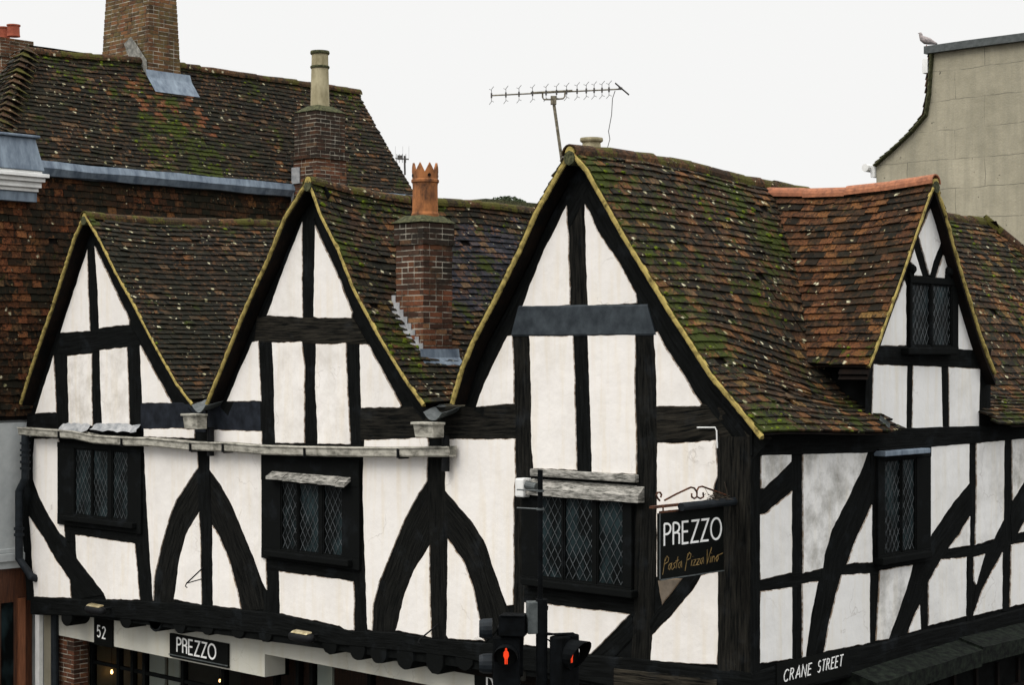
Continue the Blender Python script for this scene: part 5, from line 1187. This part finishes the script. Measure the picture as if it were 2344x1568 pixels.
# hanging sign
HS = empty('hanging_sign', 'black hanging pub style sign reading PREZZO on a rusty scroll bracket by the corner', 'sign')
XS = -.22; HP = Pl((XS, 0, 0), (0, 1, 0), (1, 0, 0)); y0, zt = HP.px(1509, 1176); y1, _ = HP.px(1657, 1154); _, zb = HP.px(1509, 1330); ym = y1
y1 = min(y1, -.06)
mb = MB(); mb.box(XS - .03, XS, y0, y1, zb, zt + .0); mb.build('board', M['sign_black'], HS, bevel=.004)
mb = MB(); 
for (a, b, c, d) in ((y0, y0 + .012, zb, zt), (y0, y1, zb, zb + .012)): mb.box(XS + .001, XS + .008, a, b, c, d)
mb.build('board_edge', M['signal_grey'], HS)
yl, zl = HP.px(1521, 1250, .005); yr, _ = HP.px(1653, 1235, .005); zt_ = HP.px(1521, 1200, .005)[1]
text(HP, 'PREZZO', yl, zl, zt_ - zl, .021, HS, 'letter_white', .001, width=yr - yl, track=.12)
# script line
SC = [[(0, -.25), (.10, .9)], [(.06, .6), (.2, .95), (.32, .8), (.28, .55), (.08, .45)], [(.50, .42), (.38, .35), (.34, .1), (.44, .02), (.54, .42), (.56, .02)], [(.78, .42), (.66, .36), (.76, .15), (.60, -.02)], [(.92, .8), (.84, .02)], [(.78, .5), (1.0, .56)], [(1.14, .42), (1.02, .35), (.98, .1), (1.08, .02), (1.18, .42), (1.22, .02)],
      [(1.46, -.25), (1.56, .9)], [(1.52, .6), (1.66, .95), (1.78, .8), (1.74, .55), (1.54, .45)], [(1.88, .42), (1.84, .02)], [(1.90, .62), (1.91, .66)], [(1.98, .4), (2.14, .4), (1.96, .02), (2.14, .02)], [(2.22, .4), (2.38, .4), (2.20, .02), (2.38, .02)], [(2.60, .42), (2.48, .35), (2.44, .1), (2.54, .02), (2.64, .42), (2.68, .02)],
      [(2.86, .95), (2.92, .0), (3.16, 1.05)], [(3.16, .42), (3.12, .02)], [(3.18, .62), (3.19, .66)], [(3.26, .42), (3.24, .02)], [(3.26, .3), (3.36, .42), (3.42, .3), (3.42, .02)], [(3.60, .42), (3.50, .2), (3.58, .02), (3.68, .2), (3.62, .42), (3.95, .52)]]
ya, za = HP.px(1518, 1308, .005); yb_, zb_ = HP.px(1653, 1280, .005); sxx = (yb_ - ya) / 3.95; shh = .15; mb = MB(); sl_ = .02
for k, p in enumerate(SC): ribbon(mb, HP, [(ya + x * sxx + .12 * y * shh, za + y * shh + x * sxx * sl_) for x, y in p], .0075, .0, .003 + k * .0002)
mb.build('script_lettering', M['letter_gold'], HS)
bz = HP.px(1505, 1157)[1]; mb = MB(); mb.box(XS - .045, XS + .01, y0 - .10, .0, bz - .03, bz - .005); mb.build('bracket_bar', M['rust_iron'], HS)
mb = MB(); 
def scr(pts, r=.010): mb.tube([HP.at(a, z, -.015) for a, z in pts], r, 6)
def hp(x, y): return HP.px(x, y)
scr([hp(*p) for p in ((1513, 1147), (1508, 1141), (1505, 1134), (1508, 1128), (1514, 1128), (1517, 1133), (1515, 1139))]); scr([hp(*p) for p in ((1524, 1146), (1550, 1132), (1584, 1116), (1592, 1118), (1598, 1127), (1598, 1138), (1592, 1142), (1586, 1138), (1586, 1130))])
scr([hp(*p) for p in ((1665, 1134), (1640, 1125), (1610, 1114), (1602, 1116), (1598, 1124), (1598, 1138), (1606, 1142), (1613, 1138), (1612, 1128))])
mb.build('scroll_work', M['rust_iron'], HS)
mb = MB(); ta, tz = HP.px(1550, 1160); tb, _ = HP.px(1672, 1142); mb.tube([(XS + .05, ta, tz), (XS + .05, min(tb, -.02), tz)], .042, 14); mb.build('sign_lamp', M['signal_blue_black'], HS)
mb = MB(); q0 = HP.px(1506, 1172)[0]; q1 = HP.px(1548, 1166)[0]
mb.box(XS - .02, XS - .005, y0 + .02, y1, zt + .0005, zt + .02)
for y in (y0 + .08, y1 - .12): mb.tube([(XS - .015, y, zt), (XS - .015, y, bz - .02)], .008, 6)
mb.build('hanger', M['rust_iron'], HS)
# loose twigs on the bracket
mb = MB(); nb = HP.px(1652, 1110)
for i in range(46):
    a = Vector((XS + random.gauss(0, .03), min(-.04, nb[0]) - .08 + random.gauss(0, .06), bz + .0 + abs(random.gauss(0, .025)))); mb.tube([a, a + Vector((random.gauss(0, .05), random.gauss(0, .06), random.gauss(.01, .03)))], .003, 4)
mb.tube([(XS, -.12, bz), (XS, -.13, bz + .08), (XS, -.17, bz + .17)], .005, 5)
tag(mb.build('twig_bundle', M['bark']), 'clump of twigs caught on the hanging sign bracket', 'twigs')
# white cable from the tie beam
mb = MB(); mb.tube([frP(*C1((x, y))[0], -.035) for x, y in ((1180, -22), (1290, -22), (1300, 0), (1302, 60), (1304, 105))], .009, 6); mb.build('cable', M['white_paint'], H)
# cream box on the wall left of the corner window and bracketed pole
WB = empty('wall_box', 'small cream box fixed beside the large corner window', 'box'); a_, z_ = FR.px(1196, 1115, .12); mb = MB(); mb.pbox(FR, a_ - .09, a_ + .05, z_ - .12, z_ + .10, .0, .16); mb.build('box_body', M['white_paint'], WB, bevel=.02); mb = MB(); mb.tube([FR.at(a_ + .10, z_ + .03, .16), FR.at(a_ + .24, z_ + .01, .14)], .05, 12); mb.build('box_sleeve', M['signal_grey'], WB)

# ================================================================== TRAFFIC SIGNAL
TS = empty('traffic_signal', 'black pedestrian traffic signal post with two red lamps in front of the house', 'traffic light')
TD = 17.2                                                    # distance from the camera
def ts(x, y, dd=0): d = ray(x, y); return CAM + d * (TD + dd)
k_ = TD / FPX
pc_ = ts(1240, 1300); PX, PY = pc_.x, pc_.y
mb = MB(); zt = ts(1234, 1076).z; mb.tube([(PX, PY, GZ + .12), (PX, PY, ts(0, 1372).z)], .058, 16); mb.tube([(PX - .02, PY, ts(0, 1372).z), (PX - .02, PY, zt)], .026, 12); mb.build('pole', M['signal_black'], TS)
mb = MB()
for y in (1124, 1166): p = ts(1234, y); mb.tube([(PX - .02, PY, p.z - .01), (PX - .02, PY, p.z + .01)], .04, 12); mb.tube([(PX - .02, PY, p.z), (PX - .28, PY - .06, p.z)], .008, 6)
mb.build('clamp', M['signal_grey'], TS)
bR = RT; bF = FW
def obox(mb, c, w_, h_, d_, yaw=0):
    r = Vector((RT.x * math.cos(yaw) - RT.y * math.sin(yaw), RT.x * math.sin(yaw) + RT.y * math.cos(yaw), 0)); f = Vector((-r.y, r.x, 0))
    c = Vector(c); mb.hexa([c + r * (sx * w_ / 2) + f * (sy * d_ / 2) + UP * (sz * h_ / 2) for sz in (-1, 1) for sx, sy in ((-1, -1), (1, -1), (1, 1), (-1, 1))]); return r, f
mb = MB(); obox(mb, ts(1219, 1414), 27 * k_, 74 * k_, .10, rad(12)); mb.build('control_box', M['signal_grey'], TS, bevel=.012)
mb = MB(); obox(mb, ts(1174, 1432), 60 * k_, 46 * k_, .16, rad(-10)); obox(mb, ts(1176, 1408), 56 * k_, 3 * k_, .20, rad(-10)); mb.build('detector', M['signal_black'], TS, bevel=.01)
def head(cx, cy, yaw, lens, w_=78, h_=130, man=True):
    hb = MB(); c = ts(cx, cy + 22, .05); r, f = obox(hb, c, w_ * k_, h_ * k_, .16, yaw); o = hb.build('signal_head', M['signal_black'], TS, bevel=.02)
    fc = ts(cx, cy, .05) - f * .082
    vb = MB(); R_ = .118 if yaw < .5 else .15; K = 18; L1 = .20
    for k in range(K):
        A_0, A_S = (-30, 240) if yaw < .5 else (-90, 360); a0, a1 = rad(A_0 + A_S * k / K), rad(A_0 + A_S * (k + 1) / K)
        def q(a, t, s=1): return fc + (r * math.cos(a) + UP * math.sin(a)) * R_ * s - f * t
        l0 = L1 * (.55 + .45 * math.sin(a0)); l1 = L1 * (.55 + .45 * math.sin(a1))
        vb.face([q(a0, 0), q(a1, 0), q(a1, l1), q(a0, l0)]); vb.face([q(a0, 0, .96), q(a1, 0, .96), q(a1, l1, .96), q(a0, l0, .96)]); vb.face([q(a0, l0), q(a1, l1), q(a1, l1, .96), q(a0, l0, .96)])
    vb.build('visor', M['signal_black'], o)
    rm = MB(); cF = fc - f * .004; pl_ = Pl((0, 0, 0), r, -f); a = cF.dot(r); dd = cF.dot(-f); z = cF.z; K = 20
    rm.cur = (0, 0, 0, 0); disc = [pl_.at(a + math.cos(6.2832 * i / K) * .10, z + math.sin(6.2832 * i / K) * .10, dd) for i in range(K)]; rm.face(disc); rm.build('lens', M['sign_black'], o)
    mm_ = MB()
    def poly(pts, e): mm_.face([pl_.at(a + x * .001, z + y * .001, dd + e) for x, y in pts])
    poly([(math.cos(6.28 * i / 12) * 11, 66 + math.sin(6.28 * i / 12) * 13) for i in range(12)], .004)
    poly([(-12, 54), (12, 54), (24, 36), (28, 0), (20, -18), (15, -30), (-15, -30), (-20, -18), (-28, 0), (-24, 36)], .0045); poly([(-15, -28), (-2, -28), (-4, -82), (-14, -82)], .005); poly([(2, -28), (15, -28), (14, -82), (4, -82)], .005)
    mm_.build('red_figure', M['red_signal'], o); return o, fc, r, f
head(1160, 1499, rad(-4), 1, w_=62)
head(1292, 1497, rad(52), 1, w_=70)
# louvred heads turned away to the left
for (x, y) in ((1113, 1440), (1113, 1520)):
    mb = MB(); c = ts(x, y, .1); r = -RT; pts = []
    for t, rr in ((-.06, .105), (.03, .10), (.07, .085)): pts.append((c + r * t, rr))
    mb.tube([p for p, _ in pts], [q_ for _, q_ in pts], 16); mb.build('visor', M['signal_blue_black'], TS)
mb = MB(); obox(mb, ts(1168, 1490, .16), .26, .5, .2, 0); mb.build('signal_head', M['signal_black'], TS, bevel=.02)
mb = MB(); obox(mb, ts(1283, 1452, 0), 64 * k_, 3 * k_, .06, rad(15)); mb.tube([ts(1242, 1449), ts(1266, 1452), ts(1310, 1458)], .010, 6); mb.tube([ts(1241, 1460), ts(1256, 1466), ts(1262, 1472)], .008, 6); mb.build('bracket_arm', M['signal_black'], TS)
mb = MB(); mb.tube([ts(x, y) for x, y in ((1242, 1425), (1243, 1405), (1250, 1390), (1254, 1388), (1253, 1396), (1247, 1408), (1244, 1430), (1246, 1450))], .008, 6); mb.build('cable', M['signal_black'], TS)

# ================================================================== AERIALS
AE = empty('tv_aerial', 'large television aerial on a leaning mast behind the corner gable', 'aerial')
AD = 22.6
def ae(x, y, dd=0): d = ray(x, y); return CAM + d * (AD + dd)
mb = MB(); b = ae(1284, 352); tp = ae(1266, 224); mb.tube([b - (tp - b) * 1.2, b, tp], .021, 10); mb.build('mast', M['aerial_mast'], AE)
mb = MB(); B0, B1_ = ae(1125, 218), ae(1424, 203); mb.tube([B0, B1_], .0095, 8); mb.tube([B0 + (B1_ - B0) * .30 + UP * .01, B0 + (B1_ - B0) * .62 + UP * .012], .0125, 6); mb.build('boom', M['aerial_mast'], AE)
mb = MB(); mb.tube([ae(1242, 213), ae(1242, 222), ae(1245, 227), ae(1266, 227), ae(1289, 225), ae(1293, 220), ae(1293, 210)], .011, 8); obox(mb, ae(1267, 229), .075, .11, .06); mb.build('support_bracket', M['aerial_mast'], AE)
nrm_ = (B1_ - B0).normalized().cross(UP).normalized()
for i, x in enumerate((1125, 1158, 1188, 1219, 1250, 1274, 1297, 1321, 1342, 1360, 1378, 1394)):
    c = B0 + (B1_ - B0) * ((x - 1125) / 299); mb = MB(); obox(mb, c, .022, .062, .03)
    mb.cur = (0, 0, 0, 0)
    for s in (1, -1):
        for t in (1, -1): mb.tube([c + UP * .02 * s, c + UP * .075 * s + nrm_ * .03 * t, c + UP * .10 * s + nrm_ * .10 * t + (B1_ - B0).normalized() * .03 * t], .0035, 5)
    mb.build('director', M['aerial_metal'], AE)
mb = MB()
for k in range(5): c = ae(1424, 203); v = (UP * .9 * -1 + (B1_ - B0).normalized()).normalized(); e = c + nrm_ * (.02 * (k - 2)); mb.tube([e - v * .12, e + v * .12], .004, 5)
obox(mb, ae(1420, 202), .05, .03, .04); mb.build('reflector', M['aerial_metal'], AE)
mb = MB(); mb.tube([ae(1408, 207), ae(1402, 225), ae(1400, 262), ae(1393, 300), ae(1396, 318), ae(1390, 340), ae(1388, 365, .8)], .0052, 6); tag(mb.build('aerial_cable', M['aerial_metal'], AE))
A2 = empty('small_aerial', 'small aerial standing behind the dark roof slope', 'aerial')
def a2(x, y): d = ray(x, y); return CAM + d * 33
mb = MB(); mb.tube([a2(926, 356), a2(927, 400)], .018, 8); mb.build('mast', M['aerial_metal'], A2); mb = MB(); mb.tube([a2(905, 362), a2(936, 364)], .014, 6); obox(mb, a2(916, 360), .10, .08, .06)
for x in (908, 914, 921, 929): mb.tube([a2(x, 352), a2(x, 372)], .005, 5); 
for x in (905, 922, 936): mb.tube([a2(x, 334), a2(x, 362)], .0025, 4)
mb.build('elements', M['aerial_metal'], A2)

# pigeon on the coping
PG = frP(2122, 108, Yb - .05); bm = bmesh.new()
mb = MB(); fwd = Vector((-.75, -.6, 0)).normalized()
ringp = [(-.20, .012, -.02), (-.13, .035, .0), (-.05, .062, .03), (.03, .072, .05), (.09, .060, .09), (.115, .036, .13), (.12, .034, .165), (.135, .030, .19), (.15, .012, .195), (.175, .004, .185)]
mb.tube([PG + fwd * a * .95 + UP * (.085 + z * .95) for a, r, z in ringp], [r for a, r, z in ringp], 12)
o = mb.build('pigeon', M['bird_grey'], smooth=True); tag(o, 'grey pigeon perched on the corner of the rendered wall coping', 'bird')
mb = MB()
sdv = Vector((-fwd.y, fwd.x, 0))
for s in (-1, 1): mb.tube([PG + sdv * .02 * s + fwd * .02, PG + sdv * .02 * s + fwd * .01 + UP * .05], .006, 6); mb.tube([PG + sdv * .02 * s + fwd * .05 + UP * .004, PG + sdv * .02 * s - fwd * .01 + UP * .004], .005, 5)
mb.build('legs', M['clay_pot_red'], o)

# pendant bulbs inside the restaurant
for i, (x, y, lab) in enumerate(((300, 1520, 'glowing bulb nearest the number sign, inside the restaurant'), (352, 1532, 'glowing bulb seen left below the fascia sign'), (224, 1559, 'glowing bulb low behind the left glazing bars'), (256, 1540, 'dim glowing bulb below the number sign'), (503, 1560, 'faint glowing bulb under the right end of the fascia sign'))):
    p = frP(x, y, (1.9, 1.9, 1.2, 1.3, 1.6)[i]); t = empty('pendant_bulb', lab, 'lamp', 'bulbs hanging inside the restaurant'); mb = MB(); s = (1, .8, .7, .55, .35)[i]
    mb.lathe(p, [(.004, -.055 * s), (.03 * s, -.04 * s), (.042 * s, 0), (.03 * s, .04 * s), (.012, .08 * s)], 12); mb.build('bulb', M['bulb'], t, smooth=True); mb = MB(); mb.tube([p + UP * .08 * s, (p.x, p.y, 2.4)], .004, 5); mb.build('flex', M['black_iron'], t)

# bush / tree top beyond
TB = empty('tree', 'distant tree top with bare twigs showing over the roof ridge', 'tree')
def tb(x, y, dd=0): d = ray(x, y); return CAM + d * (58 + dd)
base = tb(1160, 520); base.z = GZ; mb = MB(); c0 = tb(1160, 470)
mb.tube([base, Vector((c0.x, c0.y, 5)), c0], [.22, .15, .05], 8)
tips = []
for i in range(90):
    a_, q_ = random.uniform(0, 6.283), random.uniform(.5, 1.0); p = tb(1160 + 62 * q_ * math.cos(a_), 486 + 40 * q_ * math.sin(a_), random.uniform(-.8, .8)); s0 = tb(1160, 500) - UP * random.uniform(0, .5); mid = s0.lerp(p, .55) + Vector((random.gauss(0, .1), random.gauss(0, .1), .05)); mb.tube([s0, mid, p], [.03, .012, .003], 5)
mb.build('trunk', M['bark'], TB)
mb = MB()
nl = 0
while nl < 5200:
    a_, q_ = random.uniform(0, 6.283), random.random() ** .5; x = 1160 + 58 * q_ * math.cos(a_); y = 487 + 38 * q_ * math.sin(a_) + 5 * noise.noise(Vector((x * .05, 0, 3))); dd = random.gauss(0, .6)
    if noise.noise(Vector((x * .09, y * .09, dd * 1.2))) < -.12: continue
    nl += 1; p = tb(x, y, dd); s_1 = random.uniform(.02, .05); u = Vector((random.gauss(0, 1), random.gauss(0, 1), random.gauss(0, 1))).normalized(); v = u.orthogonal().normalized(); mb.face([p - u * s_1, p + v * s_1 * .6, p + u * s_1, p - v * s_1 * .6])
mb.build('crown', M['leaf'], TB)
